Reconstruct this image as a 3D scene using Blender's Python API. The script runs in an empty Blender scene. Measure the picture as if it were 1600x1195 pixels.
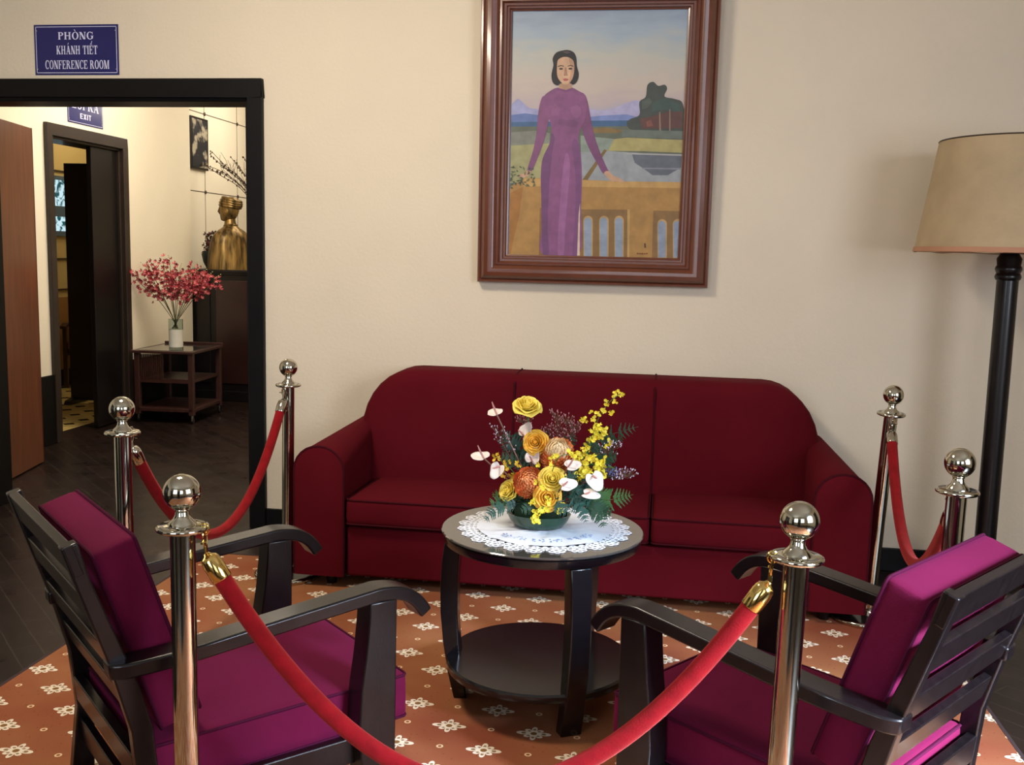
import bpy, bmesh, math, random
from mathutils import Vector, Matrix

# ---------------------------------------------------------------- camera, world, lights, exposure
scene = bpy.context.scene
scene.view_settings.view_transform = 'Standard'
scene.view_settings.look = 'None'
scene.view_settings.gamma = 1.0
scene.view_settings.use_curve_mapping = False
scene.view_settings.exposure = 0.0
scene.cycles.use_denoising = True
scene.cycles.max_bounces = 8
scene.cycles.sample_clamp_indirect = 6.0
COL = scene.collection

F_PX = 1567.31
YAW, PITCH, ROLL = math.radians(8.4536), math.radians(7.3655), math.radians(1.3641)
fw = Vector((-math.sin(YAW) * math.cos(PITCH), math.cos(YAW) * math.cos(PITCH), -math.sin(PITCH)))
rt0 = Vector((math.cos(YAW), math.sin(YAW), 0))
dn0 = fw.cross(rt0)
cr, sr = math.cos(ROLL), math.sin(ROLL)
rt = cr * rt0 - sr * dn0
dn = sr * rt0 + cr * dn0
cam_data = bpy.data.cameras.new('camera')
cam_data.sensor_width = 36.0
cam_data.sensor_fit = 'HORIZONTAL'
cam_data.lens = 36.0 * F_PX / 1600.0
cam_data.clip_start = 0.05
cam = bpy.data.objects.new('camera', cam_data)
COL.objects.link(cam)
m = Matrix.Identity(4)
for i in range(3):
    m[i][0] = rt[i]; m[i][1] = -dn[i]; m[i][2] = -fw[i]
m[0][3], m[1][3], m[2][3] = 0.0, 0.0, 1.46
cam.matrix_world = m
scene.camera = cam

world = bpy.data.worlds.new('world')
scene.world = world
world.use_nodes = True
world.node_tree.nodes['Background'].inputs[0].default_value = (0.62, 0.78, 1.0, 1)
world.node_tree.nodes['Background'].inputs[1].default_value = 0.6

def area(name, loc, target, sx, sy, power, color, spread=180):
    d = bpy.data.lights.new(name, 'AREA')
    d.shape = 'RECTANGLE'; d.size = sx; d.size_y = sy
    d.energy = power; d.color = color
    d.spread = math.radians(spread)
    o = bpy.data.objects.new(name, d)
    COL.objects.link(o)
    o.location = loc
    o.rotation_euler = (Vector(target) - Vector(loc)).to_track_quat('-Z', 'Y').to_euler()
    return o

# daylight through the three windows of the room, and the lamps of the rooms
area('window_daylight_rear', (-1.9, -1.93, 1.9), (-1.2, 4.8, 1.5), 1.5, 1.6, 56, (0.84, 0.90, 1.0))
area('window_daylight_rear', (0.9, -1.93, 1.9), (0.2, 4.8, 1.2), 1.3, 1.6, 16, (0.86, 0.90, 1.0))
area('window_daylight_right', (2.93, 0.3, 1.8), (0.3, 2.6, 0.7), 1.8, 1.6, 72, (0.84, 0.88, 1.0), 150)
area('right_chair_boost_light', (2.95, 0.3, 2.2), (1.0, 1.85, 0.1), 1.0, 0.9, 130, (0.62, 0.76, 1.0), 40)  # extra narrow lamp added at the right window to brighten the right armchair
area('ceiling_lamp_light', (-1.75, 2.75, 3.2), (-1.3, 3.4, 0.0), 0.55, 0.55, 66, (1.0, 0.87, 0.70))
area('hall_lamp_light', (-3.2, 6.9, 3.1), (-3.6, 7.4, 1.0), 1.0, 1.6, 72, (1.0, 0.89, 0.73))
area('alcove_lamp_light', (-3.6, 9.9, 3.1), (-4.4, 9.9, 1.6), 0.8, 1.4, 32, (1.0, 0.89, 0.73))
area('side_room_light', (-5.2, 9.6, 3.0), (-5.7, 9.6, 1.0), 0.7, 1.2, 16, (1.0, 0.85, 0.55))
sp = bpy.data.lights.new('doily_gleam_spot', 'SPOT')  # added spotlight for the cyan gleam on the doily; no window stands here
sp.energy = 230; sp.color = (0.16, 0.58, 1.0); sp.spot_size = math.radians(6.0); sp.spot_blend = 0.9; sp.shadow_soft_size = 0.03
spo = bpy.data.objects.new('doily_gleam_spot', sp)
COL.objects.link(spo)
spo.location = (2.8, 2.6, 2.35)
spo.rotation_euler = (Vector((-0.25, 2.99, 0.585)) - Vector(spo.location)).to_track_quat('-Z', 'Y').to_euler()

# ---------------------------------------------------------------- helpers
R = math.radians
random.seed(7)

def lin(c):
    return tuple(((x / 255.0) / 12.92 if x / 255.0 <= 0.04045 else ((x / 255.0 + 0.055) / 1.055) ** 2.4) for x in c)

MATS = {}
def mat(name, rgb, rough=0.6, metal=0.0, noise=0.0, nscale=8.0, bump=0.0, bscale=200.0, coat=0.0, spec=0.5, sheen=0.0, emit=None, estr=0.0, trans=0.0, stretch=None, sss=0.0, sheen_tint=None):
    if name in MATS: return MATS[name]
    m = bpy.data.materials.new(name); m.use_nodes = True
    nt = m.node_tree; b = nt.nodes['Principled BSDF']
    c = lin(rgb)
    b.inputs['Base Color'].default_value = (*c, 1)
    b.inputs['Roughness'].default_value = rough
    b.inputs['Metallic'].default_value = metal
    b.inputs['Coat Weight'].default_value = coat
    b.inputs['Coat Roughness'].default_value = 0.12
    b.inputs['Specular IOR Level'].default_value = spec
    b.inputs['Sheen Weight'].default_value = sheen
    b.inputs['Transmission Weight'].default_value = trans
    if sheen_tint: b.inputs['Sheen Tint'].default_value = (*lin(sheen_tint), 1)
    if sss: b.inputs['Subsurface Weight'].default_value = sss
    if emit:
        b.inputs['Emission Color'].default_value = (*lin(emit), 1)
        b.inputs['Emission Strength'].default_value = estr
    tc = nt.nodes.new('ShaderNodeTexCoord')
    src = tc.outputs['Object']
    if stretch:
        mp = nt.nodes.new('ShaderNodeMapping'); mp.inputs['Scale'].default_value = stretch
        nt.links.new(src, mp.inputs[0]); src = mp.outputs[0]
    if noise:
        n = nt.nodes.new('ShaderNodeTexNoise'); n.inputs['Scale'].default_value = nscale; n.inputs['Detail'].default_value = 6
        nt.links.new(src, n.inputs['Vector'])
        r = nt.nodes.new('ShaderNodeValToRGB')
        r.color_ramp.elements[0].position = 0.3; r.color_ramp.elements[1].position = 0.72
        r.color_ramp.elements[0].color = (*[x * (1 - noise) for x in c], 1)
        r.color_ramp.elements[1].color = (*[min(1, x * (1 + noise)) for x in c], 1)
        nt.links.new(n.outputs['Fac'], r.inputs[0]); nt.links.new(r.outputs[0], b.inputs['Base Color'])
    if bump:
        n2 = nt.nodes.new('ShaderNodeTexNoise'); n2.inputs['Scale'].default_value = bscale; n2.inputs['Detail'].default_value = 3
        nt.links.new(src, n2.inputs['Vector'])
        bp = nt.nodes.new('ShaderNodeBump'); bp.inputs['Strength'].default_value = bump; bp.inputs['Distance'].default_value = 0.01
        nt.links.new(n2.outputs['Fac'], bp.inputs['Height']); nt.links.new(bp.outputs[0], b.inputs['Normal'])
    MATS[name] = m
    return m

class MB:
    """collects shapes, then build() links them as one mesh object"""
    def __init__(self): self.v = []; self.f = []; self.mi = []
    def add(self, vs, fs, mi=0, T=None):
        o = len(self.v)
        for p in vs:
            p = Vector(p)
            self.v.append(T @ p if T else p)
        for f in fs:
            self.f.append([o + i for i in f]); self.mi.append(mi)
        return self
    def box(self, x0, x1, y0, y1, z0, z1, mi=0, T=None):
        v = [(x0,y0,z0),(x1,y0,z0),(x1,y1,z0),(x0,y1,z0),(x0,y0,z1),(x1,y0,z1),(x1,y1,z1),(x0,y1,z1)]
        return self.add(v, [(0,3,2,1),(4,5,6,7),(0,1,5,4),(1,2,6,5),(2,3,7,6),(3,0,4,7)], mi, T)
    def prism(self, poly, axis, a, b, mi=0, T=None):
        """poly: 2-D outline, extruded along axis from a to b"""
        def P(p, t):
            return {'x': (t, p[0], p[1]), 'y': (p[0], t, p[1]), 'z': (p[0], p[1], t)}[axis]
        n = len(poly)
        v = [P(p, a) for p in poly] + [P(p, b) for p in poly]
        f = [list(range(n))[::-1], [n + i for i in range(n)]]
        f += [(i, (i + 1) % n, n + (i + 1) % n, n + i) for i in range(n)]
        return self.add(v, f, mi, T)
    def lathe(self, prof, seg=32, mi=0, T=None, sx=1.0, sy=1.0):
        v = []; f = []
        for (r, z) in prof:
            for k in range(seg):
                a = 2 * math.pi * k / seg
                v.append((r * math.cos(a) * sx, r * math.sin(a) * sy, z))
        for i in range(len(prof) - 1):
            for k in range(seg):
                k2 = (k + 1) % seg
                f.append((i * seg + k, i * seg + k2, (i + 1) * seg + k2, (i + 1) * seg + k))
        if prof[0][0] > 1e-5: f.append([k for k in range(seg)][::-1])
        if prof[-1][0] > 1e-5: f.append([(len(prof) - 1) * seg + k for k in range(seg)])
        return self.add(v, f, mi, T)
    def tube(self, pts, rad, seg=10, mi=0, T=None, cap=True, flat=1.0):
        pts = [Vector(p) for p in pts]; n = len(pts)
        if not hasattr(rad, '__len__'): rad = [rad] * n
        v = []; f = []; up = None
        for i, p in enumerate(pts):
            t = (pts[min(i + 1, n - 1)] - pts[max(i - 1, 0)])
            t = t.normalized() if t.length > 1e-9 else Vector((0, 0, 1))
            if up is None:
                up = Vector((0, 0, 1)) if abs(t.z) < 0.9 else Vector((0, 1, 0))
            s = t.cross(up).normalized(); up = s.cross(t).normalized()
            for k in range(seg):
                a = 2 * math.pi * k / seg
                v.append(p + s * math.cos(a) * rad[i] + up * math.sin(a) * rad[i] * flat)
        for i in range(n - 1):
            for k in range(seg):
                k2 = (k + 1) % seg
                f.append((i * seg + k, i * seg + k2, (i + 1) * seg + k2, (i + 1) * seg + k))
        if cap:
            f.append([k for k in range(seg)][::-1]); f.append([(n - 1) * seg + k for k in range(seg)])
        return self.add(v, f, mi, T)
    def ball(self, c, r, seg=16, rings=10, mi=0, T=None):
        rr = r if hasattr(r, '__len__') else (r, r, r)
        v = [(c[0], c[1], c[2] - rr[2])]; f = []
        for i in range(1, rings):
            a = -math.pi / 2 + math.pi * i / rings
            for k in range(seg):
                b = 2 * math.pi * k / seg
                v.append((c[0] + rr[0] * math.cos(a) * math.cos(b), c[1] + rr[1] * math.cos(a) * math.sin(b), c[2] + rr[2] * math.sin(a)))
        v.append((c[0], c[1], c[2] + rr[2])); e = len(v) - 1
        for k in range(seg):
            k2 = (k + 1) % seg
            f.append((0, 1 + k2, 1 + k))
            for i in range(rings - 2):
                f.append((1 + i * seg + k, 1 + i * seg + k2, 1 + (i + 1) * seg + k2, 1 + (i + 1) * seg + k))
            f.append((1 + (rings - 2) * seg + k, 1 + (rings - 2) * seg + k2, e))
        return self.add(v, f, mi, T)
    def torus(self, c, R_, r_, seg=24, s2=8, mi=0, T=None):
        pts = []
        v = []; f = []
        for i in range(seg):
            a = 2 * math.pi * i / seg
            for k in range(s2):
                b = 2 * math.pi * k / s2
                v.append((c[0] + (R_ + r_ * math.cos(b)) * math.cos(a), c[1] + (R_ + r_ * math.cos(b)) * math.sin(a), c[2] + r_ * math.sin(b)))
        for i in range(seg):
            i2 = (i + 1) % seg
            for k in range(s2):
                k2 = (k + 1) % s2
                f.append((i * s2 + k, i2 * s2 + k, i2 * s2 + k2, i * s2 + k2))
        return self.add(v, f, mi, T)
    def cushion(self, hx, hy, hz, r, puff=0.0, n=14, nz=5, mi=0, T=None, side_puff=0.0):
        """soft rounded box centred on the origin"""
        def face(fn, nu, nv):
            vs = []; fs = []
            for i in range(nu + 1):
                for j in range(nv + 1):
                    vs.append(fn(-1 + 2 * i / nu, -1 + 2 * j / nv))
            for i in range(nu):
                for j in range(nv):
                    a = i * (nv + 1) + j
                    fs.append((a, a + nv + 1, a + nv + 2, a + 1))
            return vs, fs
        def shape(x, y, z):
            # more samples near the edges
            e = lambda t: math.sin(t * math.pi / 2) if abs(t) < 1 else t
            x, y, z = e(x), e(y), e(z)
            p = Vector((x * hx, y * hy, z * hz))
            q = Vector((max(-hx + r, min(hx - r, p.x)), max(-hy + r, min(hy - r, p.y)), max(-hz + r, min(hz - r, p.z))))
            d = p - q
            if d.length > 1e-9: p = q + d.normalized() * r
            p.z += puff * (1 - x * x) * (1 - y * y) * z
            p.x += side_puff * (1 - z * z) * (1 - y * y) * x
            p.y += side_puff * (1 - z * z) * (1 - x * x) * y
            return p
        for s in (-1, 1):
            for fn, nu, nv in ((lambda a, b: shape(a, b, s), n, n), (lambda a, b: shape(a, s, b), n, nz), (lambda a, b: shape(s, a, b), n, nz)):
                vs, fs = face(fn, nu, nv)
                self.add(vs, fs, mi, T)
        return self
    def build(self, name, mats, parent=None, smooth=True, angle=38, bevel=0.0, bseg=2, merge=True, mod=None, thick=0.0):
        me = bpy.data.meshes.new(name)
        me.from_pydata([tuple(p) for p in self.v], [], self.f)
        if not isinstance(mats, (list, tuple)): mats = [mats]
        for mm in mats: me.materials.append(mm)
        for p, k in zip(me.polygons, self.mi): p.material_index = k
        bm = bmesh.new(); bm.from_mesh(me)
        if merge: bmesh.ops.remove_doubles(bm, verts=bm.verts, dist=1e-5)
        bmesh.ops.recalc_face_normals(bm, faces=bm.faces)
        bm.to_mesh(me); bm.free()
        if smooth:
            me.polygons.foreach_set('use_smooth', [True] * len(me.polygons))
            me.set_sharp_from_angle(angle=R(angle))
        o = bpy.data.objects.new(name, me)
        COL.objects.link(o)
        if parent is not None: o.parent = parent
        if thick:
            s = o.modifiers.new('thick', 'SOLIDIFY'); s.thickness = thick; s.offset = 0
        if bevel:
            b = o.modifiers.new('bevel', 'BEVEL'); b.width = bevel; b.segments = bseg; b.limit_method = 'ANGLE'; b.angle_limit = R(40)
        return o

def tag(o, label, cat, group=None):
    o['label'] = label; o['category'] = cat
    if group: o['group'] = group
    return o
def thing(name, label, cat, loc=(0, 0, 0), rz=0.0, group=None):
    o = bpy.data.objects.new(name, None); COL.objects.link(o)
    o.empty_display_size = 0.1
    o.location = loc; o.rotation_euler = (0, 0, rz)
    return tag(o, label, cat, group)
def struct(o):
    o['kind'] = 'structure'; return o
def copy_tree(o, parent=None):
    c = o.copy(); COL.objects.link(c)
    if parent is not None: c.parent = parent
    for ch in list(o.children): copy_tree(ch, c)
    return c
def TR(loc, rx=0, ry=0, rz=0, s=1.0):
    return Matrix.Translation(loc) @ Matrix.Rotation(rz, 4, 'Z') @ Matrix.Rotation(ry, 4, 'Y') @ Matrix.Rotation(rx, 4, 'X') @ Matrix.Scale(s, 4)
def align(p, d, spin=0.0):
    """matrix placing +Z along d at p"""
    return Matrix.Translation(p) @ Vector(d).to_track_quat('Z', 'Y').to_matrix().to_4x4() @ Matrix.Rotation(spin, 4, 'Z')
def arc_pts(cx, cy, rx, ry, a0, a1, n):
    return [(cx + rx * math.cos(R(a0 + (a1 - a0) * i / n)), cy + ry * math.sin(R(a0 + (a1 - a0) * i / n))) for i in range(n + 1)]
def spline(pts, n=6):
    """Catmull-Rom through points"""
    P = [Vector(p) for p in pts]; out = []
    for i in range(len(P) - 1):
        p0 = P[max(i - 1, 0)]; p1 = P[i]; p2 = P[i + 1]; p3 = P[min(i + 2, len(P) - 1)]
        for k in range(n):
            t = k / n
            out.append(0.5 * ((2 * p1) + (p2 - p0) * t + (2 * p0 - 5 * p1 + 4 * p2 - p3) * t * t + (3 * p1 - p0 - 3 * p2 + p3) * t ** 3))
    out.append(P[-1]); return out
# ---------------------------------------------------------------- materials
WALL = mat('cream_plaster', (218, 206, 183), 0.75, noise=0.035, nscale=1.6, bump=0.12, bscale=60)
WALL_H = mat('cream_plaster_hall', (232, 222, 200), 0.7, noise=0.03, nscale=2.0, bump=0.1, bscale=50)
WALL_O = mat('ochre_plaster', (205, 178, 118), 0.75, noise=0.05, nscale=2.0)
CEIL = mat('white_ceiling', (232, 226, 212), 0.8, noise=0.02, nscale=3)
EBONY = mat('black_lacquered_wood', (15, 11, 11), 0.35, noise=0.35, nscale=6, coat=0.15, spec=0.35, stretch=(3, 3, 22))
FRAMEBLK = mat('black_painted_wood', (9, 7, 7), 0.5, noise=0.3, nscale=5, spec=0.2)
CHAIRWOOD = mat('dark_chair_wood', (15, 10, 11), 0.28, noise=0.4, nscale=9, coat=0.08, spec=0.38, stretch=(6, 6, 2), bump=0.04, bscale=40)
TABLEWOOD = mat('dark_table_wood', (11, 9, 11), 0.24, noise=0.3, nscale=7, coat=0.25, spec=0.4)
BROWN = mat('varnished_brown_door', (104, 58, 33), 0.28, noise=0.28, nscale=5, coat=0.3, stretch=(9, 9, 0.6))
MAHOG = mat('reddish_frame_wood', (98, 52, 33), 0.33, noise=0.12, nscale=14, coat=0.35, stretch=(1.5, 1.5, 1.5))
CARTWOOD = mat('dark_red_trolley_wood', (58, 32, 27), 0.35, noise=0.3, nscale=12, coat=0.2, stretch=(4, 4, 1))
SOFA = mat('crimson_sofa_fabric', (84, 12, 22), 0.9, noise=0.07, nscale=5, bump=0.12, bscale=420, sheen=0.05, spec=0.08, sheen_tint=(200, 60, 80))
PIPE = mat('dark_crimson_piping', (60, 10, 20), 0.85, spec=0.1)
MAG = mat('magenta_cushion_fabric', (90, 15, 46), 0.85, noise=0.10, nscale=7, bump=0.12, bscale=380, sheen=0.08, spec=0.08, sheen_tint=(230, 100, 180))
MAGP = mat('magenta_piping', (62, 9, 36), 0.85, spec=0.1)
VELVET = mat('red_velvet', (126, 12, 20), 0.85, noise=0.18, nscale=30, bump=0.2, bscale=260, sheen=0.35, spec=0.1, sheen_tint=(255, 130, 120))
CHROME = mat('polished_steel', (196, 194, 178), 0.09, 1.0, noise=0.03, nscale=3)
GOLD = mat('polished_brass', (226, 196, 120), 0.12, 1.0, noise=0.04, nscale=5)
BASEBLK = mat('black_base_plate', (24, 22, 22), 0.2, noise=0.1, nscale=6, coat=0.4)
LINE = mat('thin_dark_line', (60, 48, 36), 0.6)
WHITE = mat('white_linen', (214, 218, 224), 0.85, noise=0.04, nscale=22, bump=0.3, bscale=38)
LACE = mat('white_lace_thread', (220, 222, 226), 0.8, noise=0.03, nscale=50)
SHADE = mat('parchment_lampshade', (172, 152, 118), 0.8, noise=0.10, nscale=7, bump=0.15, bscale=40)
SHADET = mat('pinkish_shade_trim', (176, 128, 98), 0.8, noise=0.06, nscale=10)

def glassmat(name, rgb, rough=0.0, ior=1.45):
    g = bpy.data.materials.new(name); g.use_nodes = True
    nt = g.node_tree; b = nt.nodes['Principled BSDF']
    b.inputs['Base Color'].default_value = (*lin(rgb), 1)
    b.inputs['Roughness'].default_value = rough
    b.inputs['Transmission Weight'].default_value = 1.0
    b.inputs['IOR'].default_value = ior
    return g
GLASS = glassmat('clear_glass', (225, 235, 232))
GLASSTOP = mat('smoked_glass_top', (66, 62, 58), 0.06, coat=0.6, spec=0.8, noise=0.04, nscale=3)

# ---- node helpers for patterned floors
def M_(nt, op, a, b=None, c=None):
    n = nt.nodes.new('ShaderNodeMath'); n.operation = op
    for i, x in enumerate((a, b, c)):
        if x is None: continue
        if isinstance(x, (int, float)): n.inputs[i].default_value = x
        else: nt.links.new(x, n.inputs[i])
    return n.outputs[0]
def MIX(nt, fac, a, b):
    n = nt.nodes.new('ShaderNodeMix'); n.data_type = 'RGBA'
    nt.links.new(fac, n.inputs[0])
    for i, x in ((6, a), (7, b)):
        if isinstance(x, tuple): n.inputs[i].default_value = (*lin(x), 1)
        else: nt.links.new(x, n.inputs[i])
    return n.outputs[2]

def carpet_mat():
    m = bpy.data.materials.new('orange_flowered_carpet'); m.use_nodes = True
    nt = m.node_tree; b = nt.nodes['Principled BSDF']
    b.inputs['Roughness'].default_value = 0.95; b.inputs['Specular IOR Level'].default_value = 0.1
    tc = nt.nodes.new('ShaderNodeTexCoord'); sx = nt.nodes.new('ShaderNodeSeparateXYZ')
    nt.links.new(tc.outputs['Object'], sx.inputs[0])
    S = 0.1325
    u = M_(nt, 'DIVIDE', M_(nt, 'ADD', sx.outputs[0], 0.602), S)
    v = M_(nt, 'DIVIDE', M_(nt, 'SUBTRACT', sx.outputs[1], 2.895), S)
    iu = M_(nt, 'FLOOR', M_(nt, 'ADD', u, 0.5)); iv = M_(nt, 'FLOOR', M_(nt, 'ADD', v, 0.5))
    par = M_(nt, 'ABSOLUTE', M_(nt, 'MODULO', M_(nt, 'ADD', M_(nt, 'ADD', iu, iv), 100.0), 2.0))
    even = M_(nt, 'LESS_THAN', par, 0.5)
    x = M_(nt, 'MULTIPLY', M_(nt, 'SUBTRACT', u, iu), S); y = M_(nt, 'MULTIPLY', M_(nt, 'SUBTRACT', v, iv), S)
    r = M_(nt, 'SQRT', M_(nt, 'ADD', M_(nt, 'MULTIPLY', x, x), M_(nt, 'MULTIPLY', y, y)))
    th = M_(nt, 'ARCTAN2', y, x)
    c4 = M_(nt, 'COSINE', M_(nt, 'MULTIPLY', th, 4.0))
    c2 = M_(nt, 'COSINE', M_(nt, 'MULTIPLY', th, 2.0))
    lobe = M_(nt, 'POWER', M_(nt, 'ABSOLUTE', c4), 0.6)
    amp = M_(nt, 'ADD', M_(nt, 'ADD', 0.0395, M_(nt, 'MULTIPLY', c4, 0.0060)), M_(nt, 'MULTIPLY', c2, 0.0050))
    rad = M_(nt, 'MULTIPLY', amp, M_(nt, 'ADD', 0.44, M_(nt, 'MULTIPLY', lobe, 0.62)))
    q = M_(nt, 'DIVIDE', r, rad)
    inside = M_(nt, 'MULTIPLY', M_(nt, 'LESS_THAN', q, 1.0), even)
    vein = M_(nt, 'MULTIPLY', M_(nt, 'MULTIPLY', M_(nt, 'LESS_THAN', q, 0.72), M_(nt, 'GREATER_THAN', M_(nt, 'ABSOLUTE', c4), 0.72)), M_(nt, 'MULTIPLY', M_(nt, 'GREATER_THAN', q, 0.48), even))
    core = M_(nt, 'MULTIPLY', M_(nt, 'LESS_THAN', r, 0.010), even)
    odd = M_(nt, 'SUBTRACT', 1.0, even)
    dot = M_(nt, 'MULTIPLY', M_(nt, 'MULTIPLY', M_(nt, 'LESS_THAN', r, 0.0105), M_(nt, 'GREATER_THAN', r, 0.0055)), odd)
    # ground with slow colour drift and small flecks
    n1 = nt.nodes.new('ShaderNodeTexNoise'); n1.inputs['Scale'].default_value = 1.6; n1.inputs['Detail'].default_value = 3
    nt.links.new(tc.outputs['Object'], n1.inputs['Vector'])
    rp = nt.nodes.new('ShaderNodeValToRGB'); rp.color_ramp.elements[0].position = 0.35; rp.color_ramp.elements[1].position = 0.65
    rp.color_ramp.elements[0].color = (*lin((134, 72, 49)), 1); rp.color_ramp.elements[1].color = (*lin((152, 102, 66)), 1)
    nt.links.new(n1.outputs['Fac'], rp.inputs[0])
    vo = nt.nodes.new('ShaderNodeTexVoronoi'); vo.inputs['Scale'].default_value = 42
    nt.links.new(tc.outputs['Object'], vo.inputs['Vector'])
    fl = M_(nt, 'LESS_THAN', vo.outputs['Distance'], 0.13)
    g = MIX(nt, M_(nt, 'MULTIPLY', fl, 0.5), rp.outputs[0], (104, 58, 32))
    g = MIX(nt, inside, g, (226, 212, 190))
    g = MIX(nt, vein, g, (142, 112, 80))
    g = MIX(nt, core, g, (128, 92, 50))
    g = MIX(nt, dot, g, (222, 190, 150))
    nt.links.new(g, b.inputs['Base Color'])
    n2 = nt.nodes.new('ShaderNodeTexNoise'); n2.inputs['Scale'].default_value = 500
    nt.links.new(tc.outputs['Object'], n2.inputs['Vector'])
    bp = nt.nodes.new('ShaderNodeBump'); bp.inputs['Strength'].default_value = 0.25; bp.inputs['Distance'].default_value = 0.004
    nt.links.new(n2.outputs['Fac'], bp.inputs['Height']); nt.links.new(bp.outputs[0], b.inputs['Normal'])
    return m
CARPET = carpet_mat()

def floor_mat():
    m = bpy.data.materials.new('dark_parquet'); m.use_nodes = True
    nt = m.node_tree; b = nt.nodes['Principled BSDF']; b.inputs['Specular IOR Level'].default_value = 0.24
    tc = nt.nodes.new('ShaderNodeTexCoord'); mp = nt.nodes.new('ShaderNodeMapping')
    mp.inputs['Rotation'].default_value = (0, 0, R(45))
    nt.links.new(tc.outputs['Object'], mp.inputs[0])
    br = nt.nodes.new('ShaderNodeTexBrick')
    br.inputs['Scale'].default_value = 1.0; br.inputs['Brick Width'].default_value = 0.55; br.inputs['Row Height'].default_value = 0.09
    br.inputs['Mortar Size'].default_value = 0.0025
    br.inputs['Color1'].default_value = (*lin((34, 22, 18)), 1); br.inputs['Color2'].default_value = (*lin((24, 15, 13)), 1)
    br.inputs['Mortar'].default_value = (*lin((48, 40, 35)), 1)
    nt.links.new(mp.outputs[0], br.inputs['Vector'])
    nt.links.new(br.outputs['Color'], b.inputs['Base Color'])
    n = nt.nodes.new('ShaderNodeTexNoise'); n.inputs['Scale'].default_value = 7
    nt.links.new(tc.outputs['Object'], n.inputs['Vector'])
    rr = M_(nt, 'ADD', M_(nt, 'MULTIPLY', n.outputs['Fac'], 0.22), 0.20)
    nt.links.new(rr, b.inputs['Roughness'])
    bp = nt.nodes.new('ShaderNodeBump'); bp.inputs['Strength'].default_value = 0.12; bp.inputs['Distance'].default_value = 0.003
    nt.links.new(br.outputs['Fac'], bp.inputs['Height']); bp.invert = True
    nt.links.new(bp.outputs[0], b.inputs['Normal'])
    return m
PARQ = floor_mat()

def tile_mat():
    m = bpy.data.materials.new('yellow_black_tiles'); m.use_nodes = True
    nt = m.node_tree; b = nt.nodes['Principled BSDF']; b.inputs['Roughness'].default_value = 0.25
    tc = nt.nodes.new('ShaderNodeTexCoord')
    ck = nt.nodes.new('ShaderNodeSeparateXYZ'); nt.links.new(tc.outputs['Object'], ck.inputs[0])
    S = 0.21
    fx = M_(nt, 'FRACT', M_(nt, 'DIVIDE', M_(nt, 'ADD', ck.outputs[0], 50.0), S)); fy = M_(nt, 'FRACT', M_(nt, 'DIVIDE', M_(nt, 'ADD', ck.outputs[1], 50.0), S))
    a = M_(nt, 'ADD', M_(nt, 'ABSOLUTE', M_(nt, 'SUBTRACT', fx, 0.5)), M_(nt, 'ABSOLUTE', M_(nt, 'SUBTRACT', fy, 0.5)))
    d = M_(nt, 'LESS_THAN', a, 0.27)
    g = MIX(nt, d, (206, 178, 108), (52, 40, 30))
    edge = M_(nt, 'GREATER_THAN', M_(nt, 'MAXIMUM', M_(nt, 'ABSOLUTE', M_(nt, 'SUBTRACT', fx, 0.5)), M_(nt, 'ABSOLUTE', M_(nt, 'SUBTRACT', fy, 0.5))), 0.485)
    g = MIX(nt, edge, g, (150, 128, 84))
    nt.links.new(g, b.inputs['Base Color'])
    return m
TILES = tile_mat()

def window_mat():
    m = bpy.data.materials.new('daylit_leafy_window'); m.use_nodes = True
    nt = m.node_tree; b = nt.nodes['Principled BSDF']; b.inputs['Roughness'].default_value = 0.2
    tc = nt.nodes.new('ShaderNodeTexCoord')
    n = nt.nodes.new('ShaderNodeTexNoise'); n.inputs['Scale'].default_value = 9; n.inputs['Detail'].default_value = 4; n.inputs['Distortion'].default_value = 1.2
    nt.links.new(tc.outputs['Object'], n.inputs['Vector'])
    r = nt.nodes.new('ShaderNodeValToRGB'); e = r.color_ramp.elements
    e[0].position = 0.44; e[0].color = (*lin((18, 78, 84)), 1)
    e[1].position = 0.52; e[1].color = (*lin((205, 240, 250)), 1)
    nt.links.new(n.outputs['Fac'], r.inputs[0])
    b.inputs['Base Color'].default_value = (0.02, 0.02, 0.02, 1)
    nt.links.new(r.outputs[0], b.inputs['Emission Color']); b.inputs['Emission Strength'].default_value = 0.95
    return m
LEAFWIN = window_mat()

# ---------------------------------------------------------------- the setting
YB, YT = 4.88, 0.20        # back wall face, wall thickness
XL = -4.38                 # left wall face
CZ = 3.3
FZ = -0.006

struct(MB().box(-4.6, 3.2, -2.1, 12.6, FZ - 0.1, FZ).build('floor', PARQ, smooth=False))
struct(MB().box(-6.3, -4.60, 4.9, 12.6, FZ - 0.1, FZ - 0.001).build('floor', TILES, smooth=False))
struct(MB().box(-6.3, 3.2, -2.1, 12.6, CZ, CZ + 0.1).build('ceiling', CEIL, smooth=False))
DX, DZ = -2.085, 2.195     # doorway edge and head
wb = MB()
wb.box(DX, 3.1, YB, YB + YT, FZ, CZ)
wb.box(-3.62, DX, YB, YB + YT, DZ, CZ)
wb.box(XL, -3.62, YB, YB + YT, FZ, CZ)
struct(wb.build('wall_back', WALL, smooth=False))
wr = MB()      # right wall with a window opening
wr.box(3.0, 3.2, -2.1, -0.7, FZ, CZ); wr.box(3.0, 3.2, 1.3, YB, FZ, CZ); wr.box(3.0, 3.2, -0.7, 1.3, FZ, 0.85); wr.box(3.0, 3.2, -0.7, 1.3, 2.75, CZ)
struct(wr.build('wall_right', WALL, smooth=False))
wf = MB()      # wall behind the camera with two window openings
wf.box(-4.38, -2.75, -2.2, -2.0, FZ, CZ); wf.box(-1.05, 0.15, -2.2, -2.0, FZ, CZ); wf.box(1.65, 3.0, -2.2, -2.0, FZ, CZ)
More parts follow.
